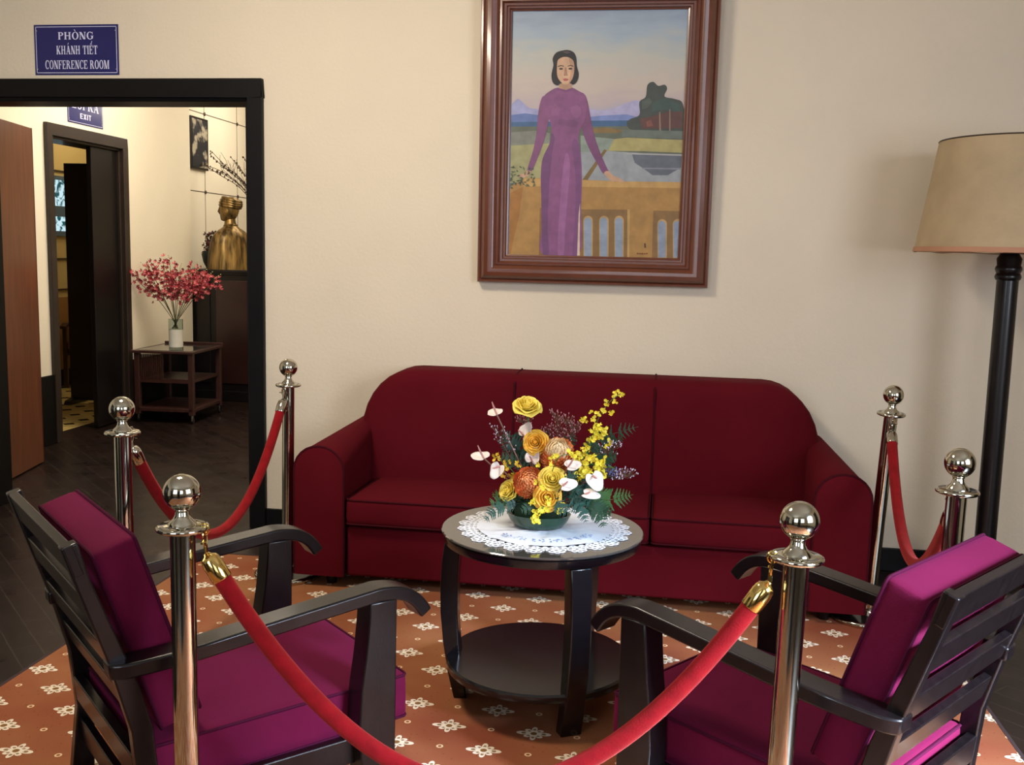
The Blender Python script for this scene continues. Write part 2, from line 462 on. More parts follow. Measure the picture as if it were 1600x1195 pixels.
wf.box(-2.75, -1.05, -2.2, -2.0, FZ, 1.0); wf.box(-2.75, -1.05, -2.2, -2.0, 2.8, CZ)
wf.box(0.15, 1.65, -2.2, -2.0, FZ, 1.0); wf.box(0.15, 1.65, -2.2, -2.0, 2.8, CZ)
struct(wf.build('wall_front', WALL, smooth=False))
# unseen dark panels behind and beside the camera, added to darken the chrome reflections
struct(MB().box(-0.95, 0.05, -2.0, -1.95, FZ, 2.3).build('reflection_panel_1', EBONY, smooth=False, bevel=0.004))
struct(MB().box(-4.38, -2.95, -2.0, -1.95, FZ, 2.3).build('reflection_panel_2', EBONY, smooth=False, bevel=0.004))
struct(MB().box(2.95, 3.0, 2.2, 3.6, FZ, 2.3).build('reflection_panel_3', EBONY, smooth=False, bevel=0.004))
struct(MB().box(XL, XL + 0.05, 0.2, 2.6, FZ, 2.3).build('reflection_panel_4', EBONY, smooth=False, bevel=0.004))
# left wall: front room, then the hall with the exit door opening
D0, D1, DH = 6.74, 7.685, 2.215
wl = MB()
wl.box(XL - 0.22, XL, -2.1, D0, FZ, CZ); wl.box(XL - 0.22, XL, D1, 8.90, FZ, CZ); wl.box(XL - 0.22, XL, D0, D1, DH, CZ)
struct(wl.build('wall_left', WALL_H, smooth=False))
struct(MB().box(-2.0, -1.8, YB + YT, 12.6, FZ, CZ).build('wall_hall_right', WALL_H, smooth=False))
struct(MB().box(-4.8, -1.8, 12.4, 12.6, FZ, CZ).build('wall_hall_far', WALL_H, smooth=False))
# alcove wall with square panels, thin seams and round bolts
al = MB().box(-4.80, -4.60, 8.92, 12.4, FZ, CZ)
struct(al.build('wall_alcove', WALL_H, smooth=False))
se = MB()
for yy in (9.665, 10.44, 11.2):
    se.box(-4.601, -4.5985, yy - 0.004, yy + 0.004, 1.2, CZ)
for zz in (1.99, 2.755):
    se.box(-4.601, -4.5985, 8.92, 12.4, zz - 0.004, zz + 0.004)
struct(se.build('trim_1', LINE, smooth=False))
for yy in (9.665, 10.44, 11.2):
    for zz in (1.99, 2.755):
        pass
bo = MB()
for yy in (9.665, 10.44, 11.2):
    for zz in (1.99, 2.755):
        bo.lathe([(0.018, 0), (0.018, 0.008), (0.010, 0.013), (0, 0.013)], 14, T=TR((-4.5985, yy, zz), ry=R(90)))
struct(bo.build('trim_2', LINE))
# side room beyond the exit door
struct(MB().box(-6.3, -6.1, 4.9, 12.6, FZ, CZ).build('wall_side_room_far', WALL_O, smooth=False))
struct(MB().box(-6.1, -4.6, 12.4, 12.6, FZ, CZ).build('wall_side_room_end', WALL_O, smooth=False))
struct(MB().box(-6.1, -4.6, 4.9, 5.0, FZ, CZ).build('wall_side_room_near', WALL_O, smooth=False))
tr = MB()
for zz in (2.17, 1.29, 0.98):
    tr.box(-6.1, -6.085, 6.5, 12.4, zz - 0.008, zz + 0.008)
struct(tr.build('trim_3', LINE, smooth=False))
# window of the side room: frame, two panes, grey rail between, blue transom strip
wn = MB()
WY0, WY1 = 9.00, 9.90
wn.box(-6.1, -6.07, WY0 - 0.05, WY1 + 0.05, 1.52, 1.57); wn.box(-6.1, -6.07, WY0 - 0.05, WY1 + 0.05, 2.08, 2.12)
wn.box(-6.1, -6.07, WY0 - 0.05, WY0, 1.57, 2.08); wn.box(-6.1, -6.07, WY1, WY1 + 0.05, 1.57, 2.08)
wn.box(-6.1, -6.072, WY0, WY1, 1.715, 1.82)
win = struct(wn.build('window_1', mat('bluish_grey_window_frame', (86, 104, 122), 0.5, noise=0.05), smooth=False))
MB().box(-6.1, -6.088, WY0, WY1, 1.57, 1.715).box(-6.1, -6.088, WY0, WY1, 1.82, 2.08).build('pane', LEAFWIN, win, smooth=False)
struct(MB().box(-6.1, -6.08, 8.7, 10.4, 2.52, 2.66).build('window_2', mat('sky_blue_transom', (90, 140, 190), 0.3, emit=(120, 170, 220), estr=0.5), smooth=False))

struct(MB().box(-6.1, -6.085, 6.5, 12.4, FZ, 0.90).build('trim_4', mat('tan_painted_dado', (158, 116, 62), 0.6, noise=0.06, nscale=3), smooth=False))
struct(MB().box(-6.085, -6.07, 6.5, 12.4, FZ, 0.16).build('baseboard_side_room', FRAMEBLK, smooth=False))
# skirting
bb = MB().box(-2.005, 3.0, YB - 0.018, YB, FZ, 0.105)
struct(bb.build('baseboard_back', FRAMEBLK, smooth=False, bevel=0.003))
struct(MB().box(XL, XL + 0.02, YB + YT, D0 - 0.07, FZ, 0.50).box(XL, XL + 0.02, D1 + 0.07, 8.90, FZ, 0.50).build('baseboard_hall', FRAMEBLK, smooth=False, bevel=0.004))

# doorway to the hall: black architrave and lining, brown leaf swung open
dr = MB()
dr.box(-3.70, -2.005, YB - 0.03, YB, DZ, 2.285); dr.box(DX, -2.005, YB - 0.03, YB, FZ, DZ)
dr.box(-3.70, -3.62, YB - 0.03, YB, FZ, DZ)
dr.box(-3.62, DX, YB, YB + YT, DZ - 0.02, DZ); dr.box(DX - 0.02, DX, YB, YB + YT, FZ, DZ); dr.box(-3.62, -3.60, YB, YB + YT, FZ, DZ)
d1 = struct(dr.build('door_1', FRAMEBLK, smooth=False, bevel=0.004))
lf = MB()
Tl = TR((-3.83, 5.10, FZ), rz=R(13.0))
lf.box(-0.045, 0.0, 0.0, 0.965, 0.008, 2.185, T=Tl)
leaf = lf.build('door_leaf', BROWN, d1, smooth=False, bevel=0.004)
MB().box(-0.046, 0.001, 0.962, 0.972, 0.008, 2.185, T=Tl).build('door_edge', mat('dark_red_door_edge', (84, 34, 22), 0.35, noise=0.2, nscale=8), leaf, smooth=False)

# exit door frame in the left wall and its dark closed half
ex = MB()
ex.box(XL, XL + 0.03, D0 - 0.07, D1 + 0.07, DH, DH + 0.085); ex.box(XL, XL + 0.03, D0 - 0.07, D0, FZ, DH); ex.box(XL, XL + 0.03, D1, D1 + 0.07, FZ, DH)
ex.box(XL - 0.22, XL, D0, D0 + 0.02, FZ, DH); ex.box(XL - 0.22, XL, D1 - 0.02, D1, FZ, DH); ex.box(XL - 0.22, XL, D0, D1, DH - 0.02, DH)
d2 = struct(ex.build('door_2', mat('dark_brown_painted_wood', (40, 30, 24), 0.4, noise=0.25, nscale=6, coat=0.15), smooth=False, bevel=0.004))
MB().box(XL - 0.06, XL - 0.02, 7.295, D1 - 0.02, 0.005, DH - 0.02).build('door_leaf', EBONY, d2, smooth=False, bevel=0.004)
# ---------------------------------------------------------------- carpet
cp = MB().box(-2.11, 1.115, 0.2, 4.40, FZ, 0.0)
cpo = cp.build('carpet', CARPET, smooth=False)
tag(cpo, 'orange-brown carpet patterned with rows of white flowers, on the dark parquet', 'carpet')
bd = MB()
BIND = mat('dark_carpet_binding', (52, 34, 34), 0.9, noise=0.1)
for x0, x1, y0, y1 in ((-2.122, -2.11, 0.2, 4.412), (1.115, 1.127, 0.2, 4.412), (-2.11, 1.115, 4.40, 4.412)):
    bd.box(x0, x1, y0, y1, FZ, 0.001)
bd.build('binding', BIND, cpo, smooth=False)

# ---------------------------------------------------------------- sofa
sofa = thing('sofa', 'long crimson fabric three-seat sofa with rounded back, against the cream wall', 'sofa', (-0.345, 4.45, 0.0))
SX, SY = 0.345, -4.45
TS = Matrix.Translation((SX, SY, 0))
XL_, XR_ = -1.315, 0.635       # seat span
b = MB().box(XL_ + 0.005, XR_ - 0.005, 4.065, 4.78, 0.052, 0.272, T=TS)
b.build('base', SOFA, sofa, bevel=0.012, bseg=3)
# three seat cushions with piping
w3 = (XR_ - XL_) / 3
for i in range(3):
    cx = XL_ + w3 * (i + 0.5)
    hx, hy, hz = w3 / 2 - 0.003, 0.275, 0.060
    Tc = TS @ TR((cx, 4.315, 0.332), rx=R(-2.0))
    c = MB().cushion(hx, hy, hz, 0.028, puff=0.020, T=Tc, n=22, nz=8).build('seat_cushion', SOFA, sofa, angle=60)
    pb = MB()
    for zz in (hz - 0.008, -hz + 0.008):
        rr = 0.028; pts = []
        for (qx, qy, a0) in ((hx - rr, hy - rr, 0), (-hx + rr, hy - rr, 90), (-hx + rr, -hy + rr, 180), (hx - rr, -hy + rr, 270)):
            pts += [(qx + (rr - .003) * math.cos(R(a0 + t)), qy + (rr - .003) * math.sin(R(a0 + t)), zz) for t in (0, 30, 60, 90)]
        pts.append(pts[0])
        pb.tube(pts, 0.0042, 6, T=Tc)
    pb.build('piping', PIPE, c)
# backrest: one outline, softly rounded towards the front
def back_loop(ins, y):
    hw, zt = 1.070 - ins, 0.895 - ins
    o = [(-hw, 0.27)]
    o += [(-hw, 0.45)]
    o += [(-0.82 - (hw - 0.82) * math.cos(R(t)), 0.60 + (zt - 0.60) * math.sin(R(t))) for t in (0, 12, 24, 36, 48, 60, 70, 80)]
    o += [(-0.82 + 1.64 * k / 12, zt) for k in range(13)]
    o += [(0.82 + (hw - 0.82) * math.cos(R(t)), 0.60 + (zt - 0.60) * math.sin(R(t))) for t in (80, 70, 60, 48, 36, 24, 12, 0)]
    o += [(hw, 0.45), (hw, 0.27)]
    return [(x, y - 4.45 + 0.10 * (z - 0.3), z) for x, z in o]
loops = []
for ins, y in ((0.02, 4.805), (0.0, 4.78), (0.0, 4.60), (0.010, 4.573), (0.030, 4.556), (0.07, 4.548), (0.14, 4.544)):
    loops.append(back_loop(ins, y))
nv = len(loops[0]); v = [p for l in loops for p in l]; f = []
for i in range(len(loops) - 1):
    for k in range(nv):
        k2 = (k + 1) % nv
        f.append((i * nv + k, i * nv + k2, (i + 1) * nv + k2, (i + 1) * nv + k))
f.append(list(range(nv))); f.append([(len(loops) - 1) * nv + k for k in range(nv)][::-1])
bk = MB().add(v, f).build('backrest', SOFA, sofa, angle=70)
sm = MB()
for sx in (-0.325, 0.325):
    sm.tube([(sx, 4.543 - 4.45 + 0.10 * (z - 0.3), z) for z in (0.36, 0.5, 0.65, 0.76, 0.85)] + [(sx, 4.60 - 4.45 + 0.058, 0.893), (sx, 4.78 - 4.45 + 0.058, 0.897)], 0.0045, 6)
sm.build('piping', PIPE, bk)
# arms
def arm_pts(t, side):
    """outline of the arm at depth t (0 front .. 1 back), world x/z"""
    out = 1.195 - 0.085 * t; inn = 0.955 + 0.045 * t + 0.02
    top = 0.620 + 0.035 * t
    cxx = (out + inn) / 2; hw = (out - inn) / 2
    o = [(inn, 0.052), (inn, 0.30), (inn, top - hw * 0.95)]
    o += [(cxx - hw * math.cos(R(a)), top - hw * 0.95 + hw * 0.95 * math.sin(R(a))) for a in range(15, 180, 15)]
    o += [(out, top - hw * 0.95), (out, 0.30), (out, 0.052)]
    return [(side * x, z) for x, z in o]
for side in (-1, 1):
    ab = MB(); v = []; f = []
    ts = [(-0.005, 0.014), (0.0, 0.004), (0.02, 0.0), (0.2, 0), (0.4, 0), (0.6, 0), (0.8, 0), (1.0, 0)]
    n = None
    for (t, ins) in ts:
        pts = arm_pts(max(t, 0), side); n = len(pts)
        cxx = sum(p[0] for p in pts) / n; cz = 0.33
        for x, z in pts:
            if ins:
                x = x + (cxx - x) * ins * 5; z = z - ins if z > 0.4 else z
            v.append((x, 4.045 - 4.45 + t * 0.72, z))
    for i in range(len(ts) - 1):
        for k in range(n):
            k2 = (k + 1) % n
            f.append((i * n + k, i * n + k2, (i + 1) * n + k2, (i + 1) * n + k))
    f.append(list(range(n))); f.append([(len(ts) - 1) * n + k for k in range(n)][::-1])
    a = MB().add(v, f).build('armrest', SOFA, sofa, angle=50)
    MB().tube([(x, 4.048 - 4.45, z) for x, z in arm_pts(0, side)], 0.0055, 6).build('piping', PIPE, a)
for lx, ly in ((-1.05, 4.12), (1.05, 4.12), (-1.05, 4.72), (1.05, 4.72)):
    MB().lathe([(0.022, 0.0), (0.03, 0.055)], 12, T=Matrix.Translation((lx, ly - 4.45, 0))).build('leg', EBONY, sofa)

# ---------------------------------------------------------------- armchairs
def oriented_box(mb, p0, p1, hw, ht, side=Vector((0, 1, 0)), mi=0):
    """bar from p0 to p1; half width hw along side, half thickness ht across"""
    p0 = Vector(p0); p1 = Vector(p1); d = (p1 - p0).normalized(); s = side.normalized(); t = d.cross(s).normalized()
    v = []
    for p in (p0, p1):
        for a, b_ in ((-1, -1), (1, -1), (1, 1), (-1, 1)):
            v.append(p + s * hw * a + t * ht * b_)
    mb.add(v, [(0, 3, 2, 1), (4, 5, 6, 7), (0, 1, 5, 4), (1, 2, 6, 5), (2, 3, 7, 6), (3, 0, 4, 7)], mi)

def make_chair(name, label, group, loc, rz):
    t = thing(name, label, 'armchair', loc, rz, group)
    W2 = 0.32
    for s in (-1, 1):
        y = s * W2
        # arm board: straight, rising forward, then curling down
        path = spline([(-0.79, 0.527), (-0.60, 0.547), (-0.35, 0.573), (-0.10, 0.597), (-0.02, 0.600), (0.04, 0.584), (0.085, 0.546), (0.105, 0.520)][0:0] or
                      [(-0.705, 0, 0.536), (-0.60, 0, 0.546), (-0.35, 0, 0.572), (-0.10, 0, 0.597), (-0.03, 0, 0.602), (0.035, 0, 0.589), (0.078, 0, 0.560), (0.108, 0, 0.520)], 5)
        v = []; n = len(path)
        for i, p in enumerate(path):
            d = (path[min(i + 1, n - 1)] - path[max(i - 1, 0)]).normalized()
            nn = Vector((d.z, 0, -d.x))          # downwards normal
            th = 0.036
            wd = 0.036 if i > 2 else 0.026 + 0.005 * i
            for a, b_ in ((-1, 0), (1, 0), (1, 1), (-1, 1)):
                q = p + nn * th * b_
                v.append((q.x, y + wd * a - s * max(0.0, 0.034 * (1 - i / 7)), q.z))
        f = [(0, 1, 2, 3), tuple((n - 1) * 4 + k for k in (3, 2, 1, 0))]
        for i in range(n - 1):
            for k in range(4):
                k2 = (k + 1) % 4
                f.append((i * 4 + k, (i + 1) * 4 + k, (i + 1) * 4 + k2, i * 4 + k2))
        MB().add(v, f).build('armrest', CHAIRWOOD, t, angle=30, bevel=0.005)
        # front leg: board with a curved rear edge
        prof = [(0.002, 0.567), (-0.075, 0.567), (-0.080, 0.50), (-0.088, 0.42), (-0.100, 0.34), (-0.105, 0.25), (-0.098, 0.12), (-0.085, 0.0), (-0.008, 0.0), (0.0, 0.15)]
        MB().prism(prof, 'y', y - 0.036, y + 0.036).build('front_leg', CHAIRWOOD, t, angle=30, bevel=0.004)
        # rear post, reclined above the seat
        prof = [(-0.792, 0.812), (-0.758, 0.822), (-0.735, 0.74), (-0.702, 0.65), (-0.668, 0.56), (-0.632, 0.46), (-0.606, 0.36), (-0.594, 0.22), (-0.60, 0.0), (-0.660, 0.0), (-0.640, 0.20), (-0.655, 0.36), (-0.700, 0.53)]
        yy = s * 0.282
        MB().prism([(x, z) for x, z in prof], 'y', yy - 0.017 * 1, yy + 0.017 * 1).build('rear_post', CHAIRWOOD, t, angle=25, bevel=0.004)
    # back slats set between the posts
    d = Vector((-0.092, 0, 0.282)).normalized()       # up along the recline
    nrm = Vector((-d.z, 0, d.x))                      # backwards
    base = Vector((-0.790, 0, 0.812))
    for k in range(4):
        top = base - d * (0.126 * k)
        h = 0.066 if k else 0.074
        p1 = top - nrm * 0.012; p0 = top - d * h - nrm * 0.012
        sb = MB(); oriented_box(sb, p0, p1, 0.266 if k else 0.300, 0.011)
        sb.build('back_slat', CHAIRWOOD, t, smooth=False, bevel=0.003)
    sb = MB(); oriented_box(sb, (-0.628, 0, 0.22), (-0.636, 0, 0.29), 0.266, 0.013); sb.build('back_slat', CHAIRWOOD, t, smooth=False, bevel=0.003)
    sb = MB(); oriented_box(sb, (-0.620, 0, 0.10), (-0.624, 0, 0.165), 0.266, 0.011); sb.build('back_slat', CHAIRWOOD, t, smooth=False, bevel=0.003)
    # seat rails
    for s in (-1, 1):
        MB().box(-0.62, -0.08, s * 0.305 - 0.012, s * 0.305 + 0.012, 0.13, 0.20).build('seat_rail', CHAIRWOOD, t, smooth=False, bevel=0.003)
    MB().box(-0.045, -0.02, -0.285, 0.285, 0.13, 0.20).build('seat_rail', CHAIRWOOD, t, smooth=False, bevel=0.003)
    MB().box(-0.60, -0.045, -0.285, 0.285, 0.165, 0.185).build('seat_board', CHAIRWOOD, t, smooth=False)
    # cushions
    def piped(nm, hx, hy, hz, r, puff, Tc, sp=0.0):
        c = MB().cushion(hx, hy, hz, r, puff=puff, T=Tc, n=20, nz=6, side_puff=sp).build(nm, MAG, t, angle=60)
        pb = MB()
        for zz in (hz - 0.004, -hz + 0.004):
            rr = r; pts = []
            for (qx, qy, a0) in ((hx - rr, hy - rr, 0), (-hx + rr, hy - rr, 90), (-hx + rr, -hy + rr, 180), (hx - rr, -hy + rr, 270)):
                pts += [(qx + (rr - .002) * math.cos(R(a0 + q)), qy + (rr - .002) * math.sin(R(a0 + q)), zz) for q in (0, 30, 60, 90)]
            pts.append(pts[0])
            pb.tube(pts, 0.0042, 6, T=Tc)
        pb.build('piping', MAGP, c)
        return c
    piped('seat_cushion', 0.345, 0.279, 0.062, 0.016, 0.012, TR((-0.262, 0, 0.250), ry=R(-1.0)))
    # back cushion: local z = thickness, local x = height
    ang = math.atan2(0.092, 0.282)
    up = Vector((-math.sin(ang), 0, math.cos(ang))); nf = Vector((math.cos(ang), 0, math.sin(ang)))
    cen = Vector((-0.722, 0, 0.778)) - up * 0.238 + nf * 0.050
    Mx = Matrix(((up.x, 0, nf.x, cen.x), (up.y, 1, nf.y, cen.y), (up.z, 0, nf.z, cen.z), (0, 0, 0, 1)))
    piped('back_cushion', 0.238, 0.262, 0.052, 0.016, 0.014, Mx)
    return t
make_chair('armchair', 'dark wooden slat-back armchair with magenta cushions on the left, in front of the hall doorway', 'pair of slat-back armchairs', (-0.902, 2.679, 0), R(45.4))
make_chair('armchair', 'dark wooden slat-back armchair with magenta cushions on the right, below the floor lamp', 'pair of slat-back armchairs', (0.145, 2.709, 0), R(142.7))

# ---------------------------------------------------------------- round table
TX, TY, TZ = -0.356, 3.14, 0.58
tbl = thing('round_side_table', 'round black wooden table with glass top and lower shelf, in front of the sofa', 'table', (TX, TY, 0))
MB().lathe([(0.0, 0.538), (0.305, 0.538), (0.316, 0.542), (0.319, 0.550), (0.319, 0.566), (0.314, 0.571), (0.0, 0.571)], 72).build('table_top', TABLEWOOD, tbl)
MB().lathe([(0.0, 0.5712), (0.322, 0.5712), (0.3258, 0.574), (0.3258, 0.5775), (0.323, 0.580), (0.0, 0.580)], 72).build('glass_top', GLASSTOP, tbl)
MB().lathe([(0.0, 0.118), (0.292, 0.118), (0.302, 0.121), (0.305, 0.128), (0.305, 0.143), (0.300, 0.149), (0.0, 0.150)], 72).build('shelf', TABLEWOOD, tbl)
for a in (184, -61, 64):
    prof = [(0.262, 0.540), (0.312, 0.540), (0.322, 0.46), (0.326, 0.38), (0.324, 0.29), (0.314, 0.19), (0.298, 0.09), (0.276, 0.0), (0.232, 0.0), (0.250, 0.09), (0.262, 0.19), (0.268, 0.29), (0.268, 0.40), (0.264, 0.48)]
    MB().prism(prof, 'y', -0.034, 0.034, T=Matrix.Rotation(R(a), 4, 'Z')).build('leg', TABLEWOOD, tbl, angle=25, bevel=0.004)

# ---------------------------------------------------------------- lace doily
doi = thing('lace_doily', 'round white doily with a scalloped lace edge under the flower arrangement', 'doily', (TX + 0.006, TY, TZ))
dm = MB(); rings = 14; seg = 96; v = [(0, 0, 0.004)]; f = []
for i in range(1, rings + 1):
    rr = 0.218 * i / rings
    for k in range(seg):
        a = 2 * math.pi * k / seg
        wv = 0.0016 * math.sin(a * 11 + i * 0.4) * (i / rings) + 0.0012 * math.sin(a * 5 + 1 + i * 0.9) + 0.0008 * math.sin(a * 23 + i)
        v.append((rr * math.cos(a), rr * math.sin(a), 0.0045 + wv))
for k in range(seg):
    f.append((0, 1 + k, 1 + (k + 1) % seg))
    for i in range(rings - 1):
        f.append((1 + i * seg + k, 1 + (i + 1) * seg + k, 1 + (i + 1) * seg + (k + 1) % seg, 1 + i * seg + (k + 1) % seg))
dm.add(v, f)
dm.build('cloth_centre', WHITE, doi, angle=80, merge=False)
lm = MB()
def ring(cx, cy, r, wd, z=0.0028, n=14):
    v = []; f = []
    for k in range(n):
        a = 2 * math.pi * k / n
        for rr, zz in ((r - wd, z - 0.0012), (r, z + 0.0006), (r + wd, z - 0.0012)):
            v.append((cx + rr * math.cos(a), cy + rr * math.sin(a), zz))
    for k in range(n):
        k2 = (k + 1) % n
        f.append((k * 3, k * 3 + 1, k2 * 3 + 1, k2 * 3)); f.append((k * 3 + 1, k * 3 + 2, k2 * 3 + 2, k2 * 3 + 1))
    lm.add(v, f)
NS = 24
for s in range(NS):
    a = 2 * math.pi * s / NS
    cx, cy = 0.250 * math.cos(a), 0.250 * math.sin(a)
    ring(cx, cy, 0.009, 0.0035)
    for q in range(7):
        b_ = a + R(-135 + 45 * q)
        ring(cx + 0.0215 * math.cos(b_), cy + 0.0215 * math.sin(b_), 0.0082, 0.0024)
    b2 = a + math.pi / NS
    ring(0.234 * math.cos(b2), 0.234 * math.sin(b2), 0.0085, 0.0025)
    ring(0.222 * math.cos(b2), 0.222 * math.sin(b2), 0.006, 0.003)
    ring(0.222 * math.cos(a), 0.222 * math.sin(a), 0.008, 0.0045)
lm.build('lace_edge', LACE, doi, angle=80, merge=False)
# small embroidered sprigs
EMB = mat('blue_grey_embroidery', (120, 140, 175), 0.9)
em = MB()
rnd = random.Random(5)
for a in (-110, -90, -70, -50, -30, -130):
    for k in range(12):
        rr = 0.165 + rnd.uniform(-0.014, 0.014); aa = R(a + rnd.uniform(-7, 7))
        em.ball((rr * math.cos(aa), rr * math.sin(aa), 0.0062), (0.0035, 0.002, 0.0012), 6, 4)
em.build('embroidery', EMB, doi)

# ---------------------------------------------------------------- barrier posts
def make_post(label, loc, lean=(0.0, 0.0), spin=0.0, group='steel barrier posts with ball tops'):
    t = thing('barrier_post', label, 'barrier post', loc, 0.0, group)
    MB().lathe([(0.0, 0.024), (0.10, 0.022), (0.136, 0.018), (0.136, 0.004), (0.0, 0.004)][::-1], 48).build('base_plate', BASEBLK, t)
    MB().lathe([(0.136, 0.0), (0.145, 0.0), (0.148, 0.006), (0.147, 0.014), (0.143, 0.021), (0.134, 0.0225), (0.132, 0.019)], 48).build('base_rim', CHROME, t, angle=60)
    L = Matrix(((1, 0, lean[0], 0), (0, 1, lean[1], 0), (0, 0, 1, 0), (0, 0, 0, 1)))
    L = align((0, 0, 0.0), (lean[0], lean[1], 1.0)) @ Matrix.Rotation(spin, 4, 'Z')
    MB().lathe([(0.038, 0.020), (0.036, 0.030), (0.0275, 0.036), (0.0262, 0.044), (0.0262, 0.858)], 40, T=L).build('pole', CHROME, t, angle=60)
    # slotted ring plate
    cb = MB().lathe([(0.0, 0.858), (0.050, 0.858), (0.0545, 0.861), (0.0552, 0.865), (0.0535, 0.869), (0.049, 0.8705), (0.0, 0.8705)], 48, T=L)
    pl = cb.build('ring_plate', CHROME, t, angle=50)
    for k in range(4):
        a0 = 90 * k + 20
        out = []
        for a in range(a0, a0 + 52, 6): out.append((0.047 * math.cos(R(a)), 0.047 * math.sin(R(a))))
        for a in range(a0 + 48, a0 - 1, -6): out.append((0.039 * math.cos(R(a)), 0.039 * math.sin(R(a))))
        MB().prism(out, 'z', 0.8703, 0.8709, T=L).build('slot', BASEBLK, pl, smooth=False)
    n = MB().lathe([(0.030, 0.870), (0.0275, 0.877), (0.0195, 0.884), (0.0150, 0.892), (0.0140, 0.900), (0.0160, 0.902), (0.0160, 0.905), (0.0140, 0.907)], 36, T=L).build('neck', CHROME, t, angle=50)
    MB().ball((0, 0, 0.941), 0.0393, 40, 26, T=L).build('ball_finial', CHROME, t, angle=80)
    return t
P = {'FL': (-0.991, 1.950), 'ML': (-1.681, 2.921), 'BL': (-1.615, 4.16), 'FR': (0.272, 2.022), 'MR': (0.775, 2.735), 'BR': (0.885, 4.16)}
LEAN = {'FL': (0.0, 0.0), 'ML': (0.0, 0.0), 'BL': (0.012, -0.008), 'FR': (0.018, 0.006), 'MR': (0.014, 0.0), 'BR': (0.030, -0.06)}
make_post('steel barrier post in front of the left armchair, the leftmost of the two nearest posts', (*P['FL'], 0), LEAN['FL'], R(15))
make_post('steel barrier post standing on the parquet behind the left armchair', (*P['ML'], 0), LEAN['ML'], R(40))
make_post('steel barrier post beside the left arm of the crimson sofa', (*P['BL'], 0), LEAN['BL'], R(0))
make_post('steel barrier post in front of the right armchair, beside its near arm', (*P['FR'], 0), LEAN['FR'], R(-20))
make_post('steel barrier post between the right armchair and the floor lamp', (*P['MR'], 0), LEAN['MR'], R(10))
make_post('slightly leaning steel barrier post beside the right arm of the crimson sofa', (*P['BR'], 0), LEAN['BR'], R(5))

def make_rope(label, A, B, z0, metal, zh=0.866):
    ax, bx = P[A], P[B]
    def top(k): return Vector((P[k][0] + LEAN[k][0] * zh, P[k][1] + LEAN[k][1] * zh, zh))
    a, b_ = top(A), top(B); h = Vector((b_.x - a.x, b_.y - a.y, 0)); hd = h.normalized()
    a = a + hd * 0.045; b_ = b_ - hd * 0.045
    mid = (a + b_) / 2
    t = thing('barrier_rope', label, 'rope', (mid.x, mid.y, z0), 0, 'red velvet barrier ropes')
    org = Vector((mid.x, mid.y, z0))
    D = (b_ - a).length / 2
    ke = D - 0.035
    zc = 0.765
    k = (zc - z0) / ke ** 2
    pts = [hd * x + Vector((0, 0, k * x * x)) for x in [ke * (-1 + 2 * i / 48) for i in range(49)]]
    MB().tube(pts, 0.0195, 16, cap=True).build('velvet_rope', VELVET, t, angle=80)
    for s in (-1, 1):
        e = hd * (s * ke) + Vector((0, 0, k * ke * ke))
        d = (hd * s + Vector((0, 0, 2 * k * ke))).normalized()
        T = align(e - d * 0.012, d)
        c = MB().lathe([(0.0205, 0.0), (0.0215, 0.002), (0.0215, 0.040), (0.0205, 0.043), (0.0205, 0.048), (0.017, 0.056), (0.009, 0.061), (0.006, 0.066), (0.0, 0.067)], 24, T=T).build('end_cap', metal, t, angle=40)
        # snap hook: swivel, eye and ring up to the plate slot
        tip = e + d * 0.054
        hook_top = Vector((hd.x * s * (D - 0.003), hd.y * s * (D - 0.003), zh - z0))
        hm = MB()
        dirh = (hook_top - tip)
        hm.tube([tip, tip + dirh * 0.35], [0.005, 0.0042], 8)
        pth = []
        n0 = dirh.normalized(); sd = Vector((0, 0, 1)).cross(n0)
        sd = sd.normalized() if sd.length > 1e-4 else hd
        cen = tip + dirh * 0.62; L2 = dirh.length * 0.36
        for i in range(17):
            aa = 2 * math.pi * i / 16
            pth.append(cen + n0 * math.cos(aa) * L2 + sd * math.sin(aa) * 0.0085)
        hm.tube(pth, 0.0026, 6, cap=False)
        ringc = hook_top
        pth = []
        for i in range(17):
            aa = 2 * math.pi * i / 16
            pth.append(ringc + Vector((0, 0, 1)) * math.cos(aa) * 0.012 + hd * math.sin(aa) * 0.010 - Vector((0, 0, 0.003)))
        hm.tube(pth, 0.0022, 6, cap=False)
        hm.tube([cen - n0 * L2 * 0.4 + sd * 0.009, cen - n0 * L2 * 0.4 + sd * 0.020], 0.003, 6)
        hm.build('snap_hook', metal, c)
    return t
make_rope('red velvet rope sagging across the foreground between the two nearest posts', 'FL', 'FR', 0.325, GOLD)
make_rope('red velvet rope hanging in front of the hall doorway, behind the left armchair', 'ML', 'BL', 0.375, CHROME)
make_rope('short red velvet rope hanging beside the floor lamp, behind the right armchair', 'MR', 'BR', 0.485, CHROME)

